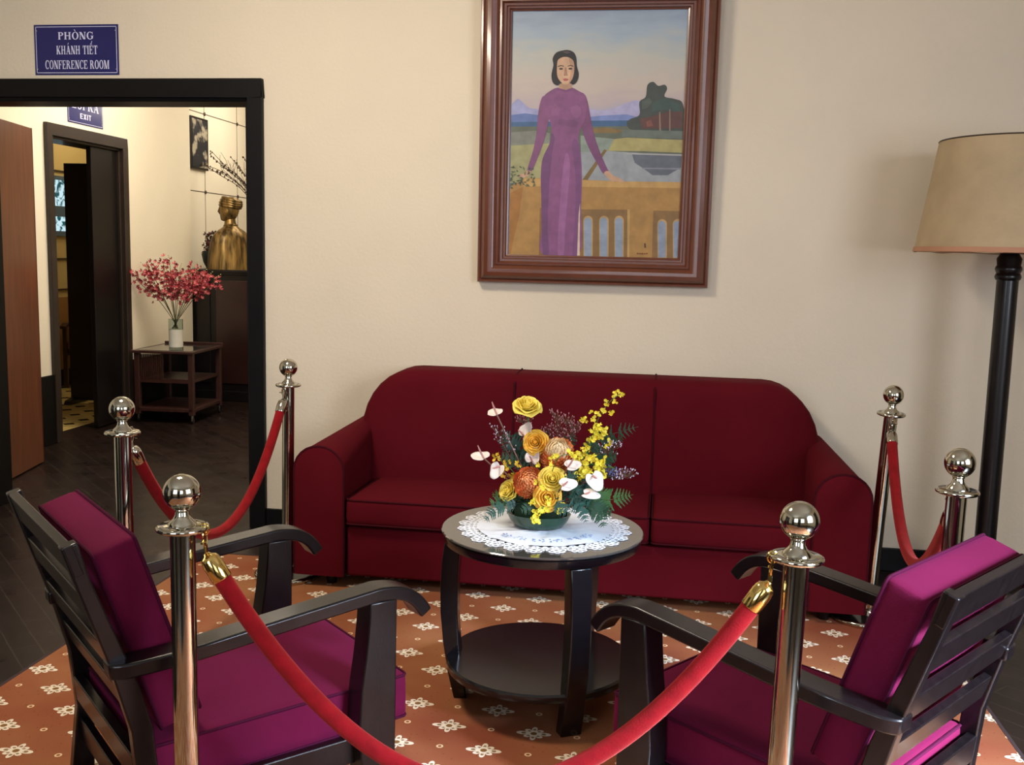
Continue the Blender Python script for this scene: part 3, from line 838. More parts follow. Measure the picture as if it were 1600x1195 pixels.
# ---------------------------------------------------------------- floor lamp
LX, LY = 1.41, 4.45
lamp = thing('floor_lamp', 'tall black wooden floor lamp with a large parchment shade, right of the sofa', 'lamp', (LX, LY, FZ))
MB().lathe([(0.0, 0.0), (0.19, 0.0), (0.195, 0.012), (0.19, 0.028), (0.15, 0.04), (0.07, 0.055), (0.055, 0.075), (0.05, 0.10), (0.0, 0.10)], 40).build('lamp_base', EBONY, lamp)
MB().lathe([(0.043, 0.09), (0.0425, 1.40), (0.049, 1.405), (0.052, 1.415), (0.049, 1.425), (0.0455, 1.43), (0.050, 1.437), (0.053, 1.447), (0.050, 1.457), (0.046, 1.462), (0.049, 1.49), (0.030, 1.52), (0.012, 1.56), (0.010, 1.80)], 32).build('pole', EBONY, lamp, angle=50)
sh = MB(); v = []; f = []; SG = 72
prof = [(0.372, 1.512), (0.372, 1.513), (0.350, 1.66), (0.328, 1.80), (0.304, 1.965), (0.300, 1.965), (0.324, 1.80), (0.346, 1.66), (0.368, 1.513)]
for (r_, z_) in prof:
    for k in range(SG):
        a = 2 * math.pi * k / SG
        sag = -0.004 * math.cos(a * 9) * (1.96 - z_) / 0.45 if z_ < 1.6 else 0.0
        v.append((r_ * math.cos(a), r_ * math.sin(a), z_ + sag))
for i in range(len(prof)):
    j = (i + 1) % len(prof)
    for k in range(SG):
        k2 = (k + 1) % SG
        f.append((i * SG + k, i * SG + k2, j * SG + k2, j * SG + k))
shade = MB().add(v, f).build('lamp_shade', SHADE, lamp, angle=60, merge=False)
MB().lathe([(0.3735, 1.512), (0.3712, 1.532), (0.3745, 1.532), (0.3768, 1.512), (0.3735, 1.512)], 72).build('shade_trim', SHADET, shade)
MB().torus((0, 0, 1.965), 0.303, 0.0035, 72, 6).build('top_wire', LINE, shade)
MB().tube([(0.373 * math.cos(R(-80)), 0.373 * math.sin(R(-80)), 1.515), (0.3055 * math.cos(R(-80)), 0.3055 * math.sin(R(-80)), 1.963)], 0.0015, 5).build('seam', mat('shade_seam', (168, 148, 112), 0.8), shade)
sp_ = MB()
for k in range(3):
    a = R(120 * k + 30)
    sp_.tube([(0.008 * math.cos(a), 0.008 * math.sin(a), 1.80), (0.302 * math.cos(a), 0.302 * math.sin(a), 1.962)], 0.002, 5)
sp_.build('shade_support', LINE, lamp)
MB().ball((0, 0, 1.72), (0.032, 0.032, 0.045), 16, 10).build('bulb', mat('frosted_bulb', (225, 222, 214), 0.4), lamp)
# ---------------------------------------------------------------- framed painting above the sofa
PW, PH = 1.105, 1.395          # outer size
tilt = math.asin(0.028 / PH)
pic = thing('framed_painting', 'portrait painting of a standing woman in purple, brown wooden frame, above the sofa', 'painting', (-0.350, YB - 0.0015, 1.317))
pic.rotation_euler = (tilt, 0, 0)
# canvas opening in frame coordinates: x -0.4075..0.4075, z 0.137..1.262
CX0, CX1, CZ0, CZ1 = -0.404, 0.411, 0.136, 1.268
# moulded frame: mitred profile swept round the rectangle. (distance from outer edge, height off the wall)
fprof = [(0.0, 0.0), (0.0, 0.030), (0.004, 0.036), (0.012, 0.037), (0.016, 0.034), (0.020, 0.040), (0.034, 0.051), (0.052, 0.055), (0.068, 0.052), (0.080, 0.044), (0.086, 0.040), (0.089, 0.043), (0.098, 0.044), (0.102, 0.040), (0.106, 0.034), (0.116, 0.033), (0.120, 0.028), (0.128, 0.027), (0.132, 0.020), (0.1385, 0.018), (0.1385, 0.0)]
sc = (PW / 2 - 0.4075) / 0.1385
v = []; f = []
for (d, h) in fprof:
    h = h * 1.4
    for cx, cz in ((-1, 0), (1, 0), (1, 1), (-1, 1)):
        x = cx * (PW / 2 - d * sc); z = (d * (CZ0 / 0.1385)) if cz == 0 else (PH - d * ((PH - CZ1) / 0.1385))
        v.append((x, -h, z))
n = len(fprof)
for i in range(n - 1):
    for k in range(4):
        k2 = (k + 1) % 4
        f.append((i * 4 + k, i * 4 + k2, (i + 1) * 4 + k2, (i + 1) * 4 + k))
MB().add(v, f).build('frame', MAHOG, pic, angle=28)

def sky_paint():
    m = bpy.data.materials.new('painted_sky'); m.use_nodes = True
    nt = m.node_tree; b = nt.nodes['Principled BSDF']; b.inputs['Roughness'].default_value = 0.5
    tc = nt.nodes.new('ShaderNodeTexCoord'); s = nt.nodes.new('ShaderNodeSeparateXYZ')
    nt.links.new(tc.outputs['Object'], s.inputs[0])
    n = nt.nodes.new('ShaderNodeTexNoise'); n.inputs['Scale'].default_value = 5; n.inputs['Detail'].default_value = 5
    mp = nt.nodes.new('ShaderNodeMapping'); mp.inputs['Scale'].default_value = (1, 1, 3.5)
    nt.links.new(tc.outputs['Object'], mp.inputs[0]); nt.links.new(mp.outputs[0], n.inputs['Vector'])
    t = M_(nt, 'ADD', M_(nt, 'DIVIDE', M_(nt, 'SUBTRACT', s.outputs[2], CZ0), CZ1 - CZ0), M_(nt, 'MULTIPLY', M_(nt, 'SUBTRACT', n.outputs['Fac'], 0.5), 0.22))
    r = nt.nodes.new('ShaderNodeValToRGB'); e = r.color_ramp.elements
    e[0].position = 0.56; e[0].color = (*lin((158, 160, 180)), 1)
    e[1].position = 1.0; e[1].color = (*lin((138, 152, 168)), 1)
    for p, c in ((0.62, (176, 162, 164)), (0.70, (186, 174, 162)), (0.82, (176, 176, 166)), (0.92, (150, 166, 178))):
        k = e.new(p); k.color = (*lin(c), 1)
    nt.links.new(t, r.inputs[0]); nt.links.new(r.outputs[0], b.inputs['Base Color'])
    return m
PAINT = {}
def pc(rgb, noise=0.16, sc_=22):
    k = (rgb, noise)
    if k not in PAINT:
        PAINT[k] = mat('paint_%d_%d_%d' % rgb, rgb, 0.5, noise=noise, nscale=sc_)
    return PAINT[k]
def cpt(px, py):
    """picture-study coordinates to the canvas"""
    t = (py - 42.0) / 975.0
    xl = 180 - 17 * t; xr = 890 - 52 * t
    yt = 40 + 5 * (px - 180) / 710; ybm = 1010 + 15 * (px - 163) / 677
    u = (px - xl) / (xr - xl); w = (py - yt) / (ybm - yt)
    u = min(max(u, 0), 1); w = min(max(w, 0), 1)
    return (CX0 + u * (CX1 - CX0), CZ1 - w * (CZ1 - CZ0))
canvas = MB().box(CX0 - 0.003, CX1 + 0.003, -0.0165, -0.010, CZ0 - 0.003, CZ1 + 0.003).build('canvas', sky_paint(), pic, smooth=False)
layer = [0]
def shapes(name, items, parent):
    """items: (rgb, [outline pixels]); each shape lies a hair in front of the last"""
    mb = MB(); mats = []
    for rgb, pts in items:
        layer[0] += 1
        mm = pc(rgb)
        if mm not in mats: mats.append(mm)
        yy = -0.0166 - layer[0] * 0.00004
        q = [cpt(*p) for p in (soften(pts) if len(pts) >= 8 and name != 'painted_balustrade' else pts)]
        mb.add([(x, yy, z) for x, z in q], [tuple(range(len(q)))], mats.index(mm))
    return mb.build(name, mats, parent, smooth=False, merge=False)
def soften(pts, n=4):
    out = []; N = len(pts)
    for i in range(N):
        p0, p1, p2, p3 = pts[i - 1], pts[i], pts[(i + 1) % N], pts[(i + 2) % N]
        for k in range(n):
            t = k / n
            out.append(tuple(0.5 * ((2 * p1[c]) + (p2[c] - p0[c]) * t + (2 * p0[c] - 5 * p1[c] + 4 * p2[c] - p3[c]) * t * t + (3 * p1[c] - p0[c] - 3 * p2[c] + p3[c]) * t ** 3) for c in (0, 1)))
    return out
def ell(cx, cy, rx, ry, n=18, a0=0, a1=360):
    return [(cx + rx * math.cos(R(a0 + (a1 - a0) * i / n)), cy + ry * math.sin(R(a0 + (a1 - a0) * i / n))) for i in range(n + (0 if a1 - a0 == 360 else 1))]
rnd = random.Random(11)
land = [
    ((150, 152, 190), [(160, 470), (160, 425), (195, 384), (215, 392), (245, 418), (290, 430), (290, 490), (160, 490)]),
    ((160, 158, 190), [(440, 440), (480, 425), (540, 432), (600, 420), (650, 400), (700, 395), (880, 420), (880, 500), (440, 500)]),
    ((112, 128, 178), [(440, 462), (540, 452), (640, 448), (720, 470), (720, 500), (440, 500)]),
    ((92, 112, 162), [(160, 446), (230, 440), (300, 450), (300, 490), (160, 490)]),
    ((60, 92, 128), [(160, 474), (290, 474), (480, 472), (700, 472), (880, 480), (880, 500), (160, 500)]),
    ((92, 98, 84), [(160, 492), (880, 496), (880, 1020), (160, 1020)]),
    ((118, 122, 110), [(160, 515), (290, 508), (330, 520), (330, 575), (160, 575)]),
    ((150, 148, 104), [(160, 568), (340, 560), (340, 700), (160, 720)]),
    ((120, 98, 58), [(470, 505), (560, 500), (640, 512), (600, 522), (500, 520)]),
    ((158, 150, 96), [(590, 545), (640, 540), (880, 552), (880, 602), (700, 594), (560, 592)]),
    ((128, 142, 130), [(455, 530), (590, 545), (565, 590), (455, 600)]),
    ((142, 148, 152), [(455, 596), (560, 592), (700, 602), (860, 608), (860, 718), (455, 718)]),
    ((90, 96, 106), [(660, 606), (856, 612), (852, 660), (800, 690), (740, 690), (700, 660), (670, 640)]),
    ((120, 124, 134), [(700, 660), (850, 662), (850, 668), (700, 665)]),
    ((158, 158, 158), [(640, 602), (860, 608), (860, 614), (640, 606)]),
    ((116, 92, 48), [(550, 585), (560, 590), (480, 712), (458, 712)]),
    ((62, 68, 62), [(640, 480), (655, 466), (690, 450), (690, 400), (715, 380), (722, 335), (745, 322), (765, 338), (790, 334), (800, 350), (790, 380), (830, 390), (862, 412), (860, 520), (700, 515), (650, 505)]),
    ((74, 84, 74), [(700, 396), (730, 384), (740, 400), (720, 425), (700, 430)]),
    ((58, 76, 70), [(745, 400), (800, 385), (850, 415), (850, 440), (780, 430), (740, 440)]),
    ((88, 58, 52), [(690, 465), (740, 458), (800, 440), (858, 440), (858, 505), (700, 505)]),
    ((120, 74, 62), [(716, 478), (735, 470), (745, 495), (720, 498)]),
    ((132, 110, 96), [(808, 430), (812, 430), (812, 520), (806, 520)]),
    ((132, 110, 96), [(768, 440), (772, 440), (775, 515), (768, 515)]),
    ((96, 106, 96), [(620, 508), (860, 516), (860, 545), (620, 538)]),
]
shapes('painted_landscape', land, canvas)
wall_ = [
    ((158, 120, 62), [(160, 735), (230, 698), (300, 700), (620, 714), (852, 718), (850, 1026), (160, 1026)]),
    ((178, 142, 82), [(225, 700), (300, 702), (620, 714), (852, 718), (852, 742), (620, 738), (220, 732)]),
    ((152, 104, 44), [(160, 760), (222, 735), (205, 860), (185, 940), (172, 1010), (160, 1016)]),
    ((126, 92, 44), [(290, 820), (305, 818), (305, 1020), (286, 1018)]),
    ((124, 94, 50), [(455, 826), (648, 828), (644, 1026), (452, 1022)]),
    ((124, 94, 50), [(742, 832), (852, 834), (852, 1030), (735, 1028)]),
    ((176, 142, 82), [(640, 826), (650, 826), (646, 1024), (638, 1024)]),
]
def arch(cx, w, top, bot, rgb):
    return (rgb, [(cx - w, bot)] + [(cx - w * math.cos(R(a)), top + w * 1.1 - w * 1.1 * math.sin(R(a))) for a in range(0, 181, 20)] + [(cx + w - 2, bot)])
for cx in (484, 547, 607):
    wall_ += [arch(cx, 19, 852, 1020, (170, 140, 90)), arch(cx - 1, 15, 860, 1020, (132, 146, 164))]
for cx in (776, 836):
    wall_ += [arch(cx, 19, 866, 1024, (170, 140, 90)), arch(cx - 1, 15, 874, 1022, (130, 142, 160))]
shapes('painted_balustrade', wall_, canvas)
wom = [
    # arms
    ((122, 74, 112), [(306, 372), (292, 395), (282, 450), (276, 520), (262, 590), (243, 650), (240, 668), (256, 672), (272, 640), (300, 570), (318, 510), (328, 450), (325, 400)]),
    ((112, 66, 104), [(470, 372), (482, 392), (492, 440), (505, 510), (530, 590), (560, 660), (566, 672), (545, 682), (520, 640), (488, 580), (462, 510), (455, 430)]),
    ((182, 146, 118), [(240, 668), (256, 672), (246, 690), (222, 698), (205, 694), (208, 684), (226, 680)]),
    ((182, 146, 118), [(548, 680), (566, 672), (585, 690), (612, 702), (632, 718), (612, 716), (594, 712), (582, 714), (566, 704)]),
    # dress
    ((124, 74, 116), [(362, 340), (396, 346), (418, 340), (450, 356), (474, 372), (480, 420), (470, 470), (452, 510), (446, 545), (455, 600), (460, 700), (456, 820), (446, 1015), (300, 1010), (298, 900), (296, 780), (294, 690), (302, 620), (330, 560), (338, 520), (330, 470), (304, 420), (304, 378), (330, 354)]),
    ((104, 62, 104), [(330, 560), (338, 520), (350, 540), (340, 600), (326, 760), (322, 900), (326, 1010), (302, 1010), (296, 780), (294, 690), (302, 620)]),
    ((140, 88, 134), [(396, 600), (412, 640), (404, 760), (392, 900), (386, 1012), (362, 1012), (368, 860), (380, 700)]),
    ((110, 66, 110), [(420, 560), (446, 560), (456, 700), (450, 860), (440, 1015), (420, 1014), (432, 860), (434, 700)]),
    ((132, 82, 122), [(412, 420), (438, 408), (456, 420), (458, 446), (440, 462), (420, 452)]),
    ((130, 80, 120), [(330, 410), (356, 404), (372, 424), (364, 450), (340, 448)]),
    ((114, 67, 108), [(372, 460), (400, 470), (430, 466), (446, 480), (440, 500), (400, 492), (362, 486)]),
    ((112, 64, 108), [(362, 340), (396, 348), (418, 340), (420, 352), (396, 358), (360, 350)]),
    ((198, 176, 158), [(446, 850), (452, 800), (450, 1015), (440, 1015)]),
    # neck and face
    ((168, 132, 106), [(374, 318), (416, 316), (420, 342), (396, 350), (366, 342)]),
    ((26, 22, 26), [(345, 250), (342, 226), (356, 204), (380, 196), (405, 194), (428, 204), (438, 226), (440, 256), (448, 290), (440, 318), (424, 330), (412, 324), (376, 324), (362, 332), (344, 322), (337, 296), (341, 270)]),
    ((194, 158, 128), [(360, 250), (364, 232), (382, 222), (404, 222), (424, 234), (430, 256), (428, 286), (420, 310), (404, 326), (388, 328), (370, 312), (360, 290)]),
    ((176, 138, 110), [(408, 226), (424, 234), (430, 256), (428, 286), (420, 310), (406, 325), (412, 300), (416, 264)]),
    ((60, 42, 36), [(363, 256), (376, 252), (388, 256), (388, 259), (376, 256), (363, 260)]),
    ((60, 42, 36), [(403, 256), (414, 252), (426, 256), (426, 260), (414, 256), (403, 259)]),
    ((46, 34, 32), ell(376, 267, 8, 3.6, 12)),
    ((46, 34, 32), ell(414, 267, 8, 3.6, 12)),
    ((156, 116, 92), [(392, 262), (398, 262), (402, 288), (396, 292), (388, 290)]),
    ((128, 88, 70), [(387, 289), (396, 293), (404, 288), (402, 294), (389, 294)]),
    ((158, 78, 72), [(382, 308), (394, 304), (408, 308), (402, 314), (390, 315)]),
    ((72, 60, 62), [(380, 200), (404, 198), (416, 206), (396, 208)]),
]
shapes('painted_figure', wom, canvas)
lv = []
for i in range(46):
    cx = rnd.uniform(166, 268); cy = 700 + rnd.uniform(-46, 40) - (cx - 166) * 0.1
    a = rnd.uniform(0, 180); L = rnd.uniform(5, 11); w = 2.8
    c, s_ = math.cos(R(a)), math.sin(R(a))
    lv.append(((58, 74, 56) if i % 3 else (96, 104, 70), [(cx - c * L, cy - s_ * L), (cx - s_ * w, cy + c * w), (cx + c * L, cy + s_ * L), (cx + s_ * w, cy - c * w)]))
lv.append(((70, 50, 34), [(706, 964), (710, 964), (712, 982), (706, 982)]))
for i in range(5):
    lv.append(((120, 60, 30), [(676 + 9 * i, 1004 + (i % 2) * 2), (683 + 9 * i, 1003), (682 + 9 * i, 1008), (677 + 9 * i, 1009)]))
shapes('painted_foliage', lv, canvas)

# ---------------------------------------------------------------- enamel signs with serif letters
def glyph_strokes():
    """unit-height serif capitals: lists of polygons and widths"""
    T1, T2, S = 0.19, 0.075, 0.055       # thick, thin, serif height
    def rect(x0, y0, x1, y1): return [(x0, y0), (x1, y0), (x1, y1), (x0, y1)]
    def seg(x0, y0, x1, y1, t):
        return [(x0 - t / 2, y0), (x0 + t / 2, y0), (x1 + t / 2, y1), (x1 - t / 2, y1)]
    def stem(x): return [rect(x, 0, x + T1, 1), rect(x - 0.07, 0, x + T1 + 0.07, S), rect(x - 0.07, 1 - S, x + T1 + 0.07, 1)]
    def bowl(cx, cy, rx, ry, a0, a1, t1=T1, t2=T2, n=14):
        out = []
        for i in range(n):
            q = []
            for a in (a0 + (a1 - a0) * i / n, a0 + (a1 - a0) * (i + 1) / n):
                q.append((cx + rx * math.cos(R(a)), cy + ry * math.sin(R(a))))
            for a in (a0 + (a1 - a0) * (i + 1) / n, a0 + (a1 - a0) * i / n):
                q.append((cx + (rx - t1) * math.cos(R(a)), cy + (ry - t2) * math.sin(R(a))))
            out.append(q)
        return out
    G = {}
    G['P'] = (stem(0.07) + bowl(0.34, 0.74, 0.34, 0.26, -90, 90) + [rect(0.2, 0.93, 0.36, 1), rect(0.2, 0.48, 0.36, 0.55)], 0.72)
    G['H'] = (stem(0.07) + stem(0.60) + [rect(0.2, 0.47, 0.66, 0.55)], 0.93)
    G['O'] = (bowl(0.42, 0.5, 0.42, 0.53, 0, 360, n=28), 0.86)
    G['N'] = ([rect(0.09, 0, 0.17, 1), rect(0.0, 0, 0.28, S), rect(-0.02, 1 - S, 0.2, 1), rect(0.68, 0, 0.76, 1), rect(0.58, 1 - S, 0.86, 1), seg(0.66, 0, 0.16, 1, 0.24)], 0.88)
    G['G'] = (bowl(0.42, 0.5, 0.42, 0.53, 48, 330, n=24) + [rect(0.60, 0.10, 0.60 + T1, 0.46), rect(0.50, 0.42, 0.86, 0.48), rect(0.70, 0.66, 0.76, 1.0)], 0.90)
    G['C'] = (bowl(0.42, 0.5, 0.42, 0.53, 46, 316, n=24) + [rect(0.69, 0.66, 0.75, 1.0)], 0.80)
    G['K'] = (stem(0.07) + [seg(0.25, 0.40, 0.72, 0.97, 0.11), seg(0.70, 0.03, 0.36, 0.56, 0.24), rect(0.52, 0, 0.90, S), rect(0.56, 1 - S, 0.84, 1)], 0.90)
    G['A'] = ([seg(0.12, 0.0, 0.42, 1.0, 0.08), seg(0.70, 0.0, 0.42, 1.0, 0.22), rect(0.2, 0.30, 0.62, 0.37), rect(0.0, 0, 0.26, S), rect(0.54, 0, 0.88, S)], 0.90)
    G['T'] = ([rect(0.30, 0, 0.30 + T1, 1), rect(0.2, 0, 0.60, S), rect(0.02, 0.92, 0.78, 1), rect(0.02, 0.70, 0.08, 1), rect(0.72, 0.70, 0.78, 1)], 0.82)
    G['I'] = (stem(0.08), 0.38)
    G['E'] = (stem(0.07) + [rect(0.2, 0, 0.72, 0.07), rect(0.2, 0.93, 0.70, 1), rect(0.66, 0, 0.72, 0.27), rect(0.64, 0.74, 0.70, 1), rect(0.2, 0.48, 0.5, 0.55), rect(0.46, 0.38, 0.52, 0.65)], 0.76)
    G['F'] = (stem(0.07) + [rect(0.2, 0.93, 0.70, 1), rect(0.64, 0.72, 0.70, 1), rect(0.2, 0.48, 0.5, 0.55), rect(0.46, 0.38, 0.52, 0.65)], 0.72)
    G['L'] = (stem(0.07) + [rect(0.2, 0, 0.70, 0.07), rect(0.64, 0, 0.70, 0.30)], 0.74)
    G['R'] = (stem(0.07) + bowl(0.34, 0.75, 0.33, 0.25, -90, 90) + [rect(0.2, 0.93, 0.36, 1), rect(0.2, 0.50, 0.36, 0.57), seg(0.72, 0.0, 0.46, 0.52, 0.22), rect(0.60, 0, 0.90, S)], 0.90)
    G['M'] = ([rect(0.09, 0, 0.17, 1), rect(0.0, 0, 0.26, S), rect(-0.02, 1 - S, 0.3, 1), rect(0.84, 0, 0.84 + T1, 1), rect(0.76, 0, 1.12, S), rect(0.80, 1 - S, 1.12, 1), seg(0.52, 0, 0.20, 1, 0.22), seg(0.52, 0, 0.88, 1, 0.08)], 1.14)
    # plain grotesque letters
    G['e'] = ([rect(0.0, 0, 0.2, 1), rect(0, 0, 0.62, 0.17), rect(0, 0.42, 0.58, 0.58), rect(0, 0.83, 0.62, 1)], 0.74)
    G['x'] = ([seg(0.10, 0, 0.60, 1, 0.24), seg(0.60, 0, 0.10, 1, 0.24)], 0.82)
    G['i'] = ([rect(0, 0, 0.2, 1)], 0.32)
    G['t'] = ([rect(0.22, 0, 0.42, 1), rect(0, 0.83, 0.64, 1)], 0.70)
    # accents set over the previous letter
    G['grave'] = [[(-0.16, 1.34), (-0.02, 1.34), (0.10, 1.10), (0.03, 1.10)]]
    G['acute'] = [[(0.02, 1.34), (0.16, 1.36), (-0.02, 1.10), (-0.08, 1.10)]]
    G['circ'] = [[(-0.20, 1.08), (-0.04, 1.28), (0.04, 1.28), (0.20, 1.08), (0.12, 1.08), (0.0, 1.20), (-0.12, 1.08)]]
    G['acute2'] = [[(0.12, 1.52), (0.26, 1.54), (0.12, 1.26), (0.06, 1.26)]]
    return G
GLY = glyph_strokes()
def lettering(mb, text, cx, base, height, width, y, layer_step=0.00004):
    """text: list of glyph keys; accents follow their letter. Set centred on cx, squeezed to width"""
    x = 0.0; items = []; last = (0, 0)
    for ch in text:
        if ch == ' ': x += 0.42; continue
        if ch in ('grave', 'acute', 'circ', 'acute2'):
            for p in GLY[ch]: items.append([(last[0] + last[1] / 2 - 0.04 + a, b_) for a, b_ in p])
            continue
        polys, w = GLY[ch]
        for p in polys: items.append([(x + a, b_) for a, b_ in p])
        last = (x, w); x += w + 0.07
    tot = x - 0.07; k = width / tot
    for i, p in enumerate(items):
        mb.add([(cx - width / 2 + a * k, y - (i % 7) * layer_step, base + b_ * height) for a, b_ in p], [tuple(range(len(p)))])
NAVY = mat('navy_enamel', (22, 22, 92), 0.3, noise=0.08, nscale=8, coat=0.3)
EDGE = mat('dark_enamel_edge', (14, 12, 36), 0.4)
LETTER = mat('pale_lettering', (214, 214, 240), 0.5, noise=0.02)
def make_sign(label, w, h, rows, loc, rz):
    t = thing('wall_sign', label, 'sign', loc, rz)
    MB().box(-w / 2, w / 2, -0.004, 0, 0, h).build('plate', NAVY, t, smooth=False, bevel=0.001)
    bm_ = MB(); g = 0.0095; lw = 0.0028; yy = -0.0043
    for x0, x1, z0, z1 in ((-w/2+g, w/2-g, g, g+lw), (-w/2+g, w/2-g, h-g-lw, h-g), (-w/2+g, -w/2+g+lw, g, h-g), (w/2-g-lw, w/2-g, g, h-g)):
        bm_.box(x0, x1, yy, -0.004, z0, z1)
    bm_.build('border_line', LETTER, t, smooth=False)
    for (txt, cx, base, hh, ww) in rows:
        lm_ = MB(); lettering(lm_, txt, cx, base, hh, ww, -0.0044)
        lm_.build('lettering', LETTER, t, smooth=False, merge=False)
    for sx in (-1, 1):
        for z in (0.028, h - 0.030):
            MB().lathe([(0.0032, 0), (0.0030, 0.0012), (0, 0.0016)], 10, T=TR((sx * (w / 2 - 0.0155), -0.004, z), rx=R(90))).build('nail', CHROME, t)
    return t
SW, SH_ = 0.462, 0.248
make_sign('navy enamel sign reading conference room, on the wall above the black doorway', SW, SH_, [
    (['P', 'H', 'O', 'grave', 'N', 'G'], 0.0, 0.175, 0.036, 0.196),
    (['K', 'H', 'A', 'acute', 'N', 'H', ' ', 'T', 'I', 'E', 'circ', 'acute2', 'T'], 0.004, 0.102, 0.042, 0.226),
    (['C', 'O', 'N', 'F', 'E', 'R', 'E', 'N', 'C', 'E', ' ', 'R', 'O', 'O', 'M'], 0.003, 0.030, 0.042, 0.352)], (-3.003, YB, 2.306), 0)
s2 = make_sign('navy enamel exit sign over the inner door in the hall', 0.47, 0.27, [
    (['L', 'O', 'circ', 'acute2', 'I', ' ', 'R', 'A'], 0.0, 0.110, 0.075, 0.36),
    (['e', 'x', 'i', 't'], 0.0, 0.042, 0.040, 0.15)], (XL, 7.205, 2.338), R(90))

# ---------------------------------------------------------------- hall: trolley, vase and orchids
cart = thing('wooden_trolley', 'dark reddish wooden trolley on castors against the hall wall, carrying a vase', 'trolley', (-4.055, 7.98, FZ), R(3))
CW, CD, CH = 0.50, 0.62, 0.60
tb = MB().box(-CW/2 - 0.03, CW/2 + 0.01, -CD/2 - 0.015, CD/2 + 0.015, CH - 0.022, CH)
tt = tb.build('tray_top', CARTWOOD, cart, smooth=False, bevel=0.004)
MB().box(-CW/2 + 0.02, CW/2 - 0.03, -CD/2 + 0.03, CD/2 - 0.03, CH, CH + 0.002).build('glass_inlay', GLASSTOP, tt, smooth=False)
MB().box(-CW/2 - 0.02, CW/2 + 0.01, CD/2, CD/2 + 0.02, CH, CH + 0.022).build('tray_rail', CARTWOOD, tt, smooth=False, bevel=0.003)
for sx in (-1, 1):
    for sy in (-1, 1):
        MB().box(sx * (CW/2 - 0.02) - 0.022, sx * (CW/2 - 0.02) + 0.022, sy * (CD/2 - 0.02) - 0.02, sy * (CD/2 - 0.02) + 0.02, 0.07, CH - 0.022).build('leg', CARTWOOD, cart, smooth=False, bevel=0.003)
        c = MB().box(-0.008, 0.008, -0.014, 0.014, 0.035, 0.07, T=TR((sx * (CW/2 - 0.02), sy * (CD/2 - 0.02), 0))).build('castor', CHROME, cart, smooth=False, bevel=0.002)
        MB().lathe([(0, -0.008), (0.022, -0.008), (0.024, 0), (0.022, 0.008), (0, 0.008)], 18, T=TR((sx * (CW/2 - 0.02), sy * (CD/2 - 0.02) + 0.008, 0.024), ry=R(90))).build('wheel', BASEBLK, c)
MB().box(-CW/2 + 0.02, CW/2 - 0.02, -CD/2 + 0.02, CD/2 - 0.02, 0.335, 0.355).build('shelf', CARTWOOD, cart, smooth=False)
MB().box(-CW/2 + 0.0, CW/2 - 0.0, -CD/2 + 0.0, CD/2 - 0.0, 0.095, 0.125).build('shelf', CARTWOOD, cart, smooth=False, bevel=0.003)
slm = MB()
for k in range(12):
    x = -CW/2 + 0.055 + k * 0.0165
    slm.box(x, x + 0.009, -CD/2 + 0.004, -CD/2 + 0.014, 0.36, CH - 0.03)
slm.build('slatted_panel', CARTWOOD, cart, smooth=False)
MB().box(-CW/2 + 0.042, CW/2 - 0.042, -CD/2 + 0.004, -CD/2 + 0.02, 0.335, 0.37).build('rail', CARTWOOD, cart, smooth=False)

VX, VY, VZ = -4.02, 7.86, FZ + CH + 0.002
vase = thing('glass_vase', 'cylindrical glass vase with white lower half on the wooden trolley', 'vase', (VX, VY, VZ))
MB().lathe([(0.0, 0.0), (0.055, 0.0), (0.0575, 0.005), (0.0575, 0.016), (0.0, 0.017)], 32).lathe([(0.0575, 0.165), (0.0575, 0.25)], 32).build('glass_body', GLASS, vase, thick=0.002)
MB().lathe([(0.0, 0.0172), (0.0575, 0.0172), (0.0575, 0.1645), (0.0, 0.1645)], 32).build('white_filling', mat('milky_white_filling', (206, 204, 194), 0.7, noise=0.05, nscale=12), vase)
ORCH1 = mat('coral_red_orchid_petal', (158, 44, 58), 0.6, noise=0.25, nscale=30)
ORCH2 = mat('pink_orchid_petal', (196, 100, 102), 0.6, noise=0.2, nscale=30)
STEM = mat('olive_stem', (86, 92, 48), 0.6, noise=0.2, nscale=14)
BUD = mat('pale_green_bud', (176, 170, 112), 0.6)
def petal(mb, T, L, W, mi=0, cup=0.25, n=3):
    """small pointed petal lying along +X, normal +Z"""
    v = []; f = []
    ts = [0, 0.35, 0.7, 1.0]; ws = [0.15, 0.85, 0.9, 0.05]
    for t, w in zip(ts, ws):
        for s in (-1, 0, 1):
            v.append((t * L, s * w * W / 2, cup * L * t * t + (0.12 * W if s else 0)))
    for i in range(3):
        for k in range(2):
            a = i * 3 + k
            f.append((a, a + 3, a + 4, a + 1))
    mb.add(v, f, mi, T)
def orchid(mb, p, d, size, rn, mi=0):
    A = align(p, d, rn.uniform(0, 6))
    for k in range(5):
        petal(mb, A @ Matrix.Rotation(R(72 * k), 4, 'Z') @ Matrix.Rotation(R(-18), 4, 'Y'), size, size * 0.55, mi if rn.random() > 0.3 else 1 - mi)
rnd = random.Random(3)
specs = [(-0.28, 0.30, -0.05), (-0.26, 0.38, 0.06), (-0.20, 0.36, 0.0), (-0.15, 0.42, -0.06), (-0.10, 0.33, 0.08), (-0.06, 0.46, 0.04), (-0.02, 0.34, -0.10), (0.06, 0.32, 0.1), (0.07, 0.38, -0.05), (0.13, 0.40, 0.05), (0.18, 0.34, -0.03), (0.22, 0.30, 0.08), (0.31, 0.28, 0.0), (0.26, 0.33, -0.10), (0.02, 0.30, -0.02)]
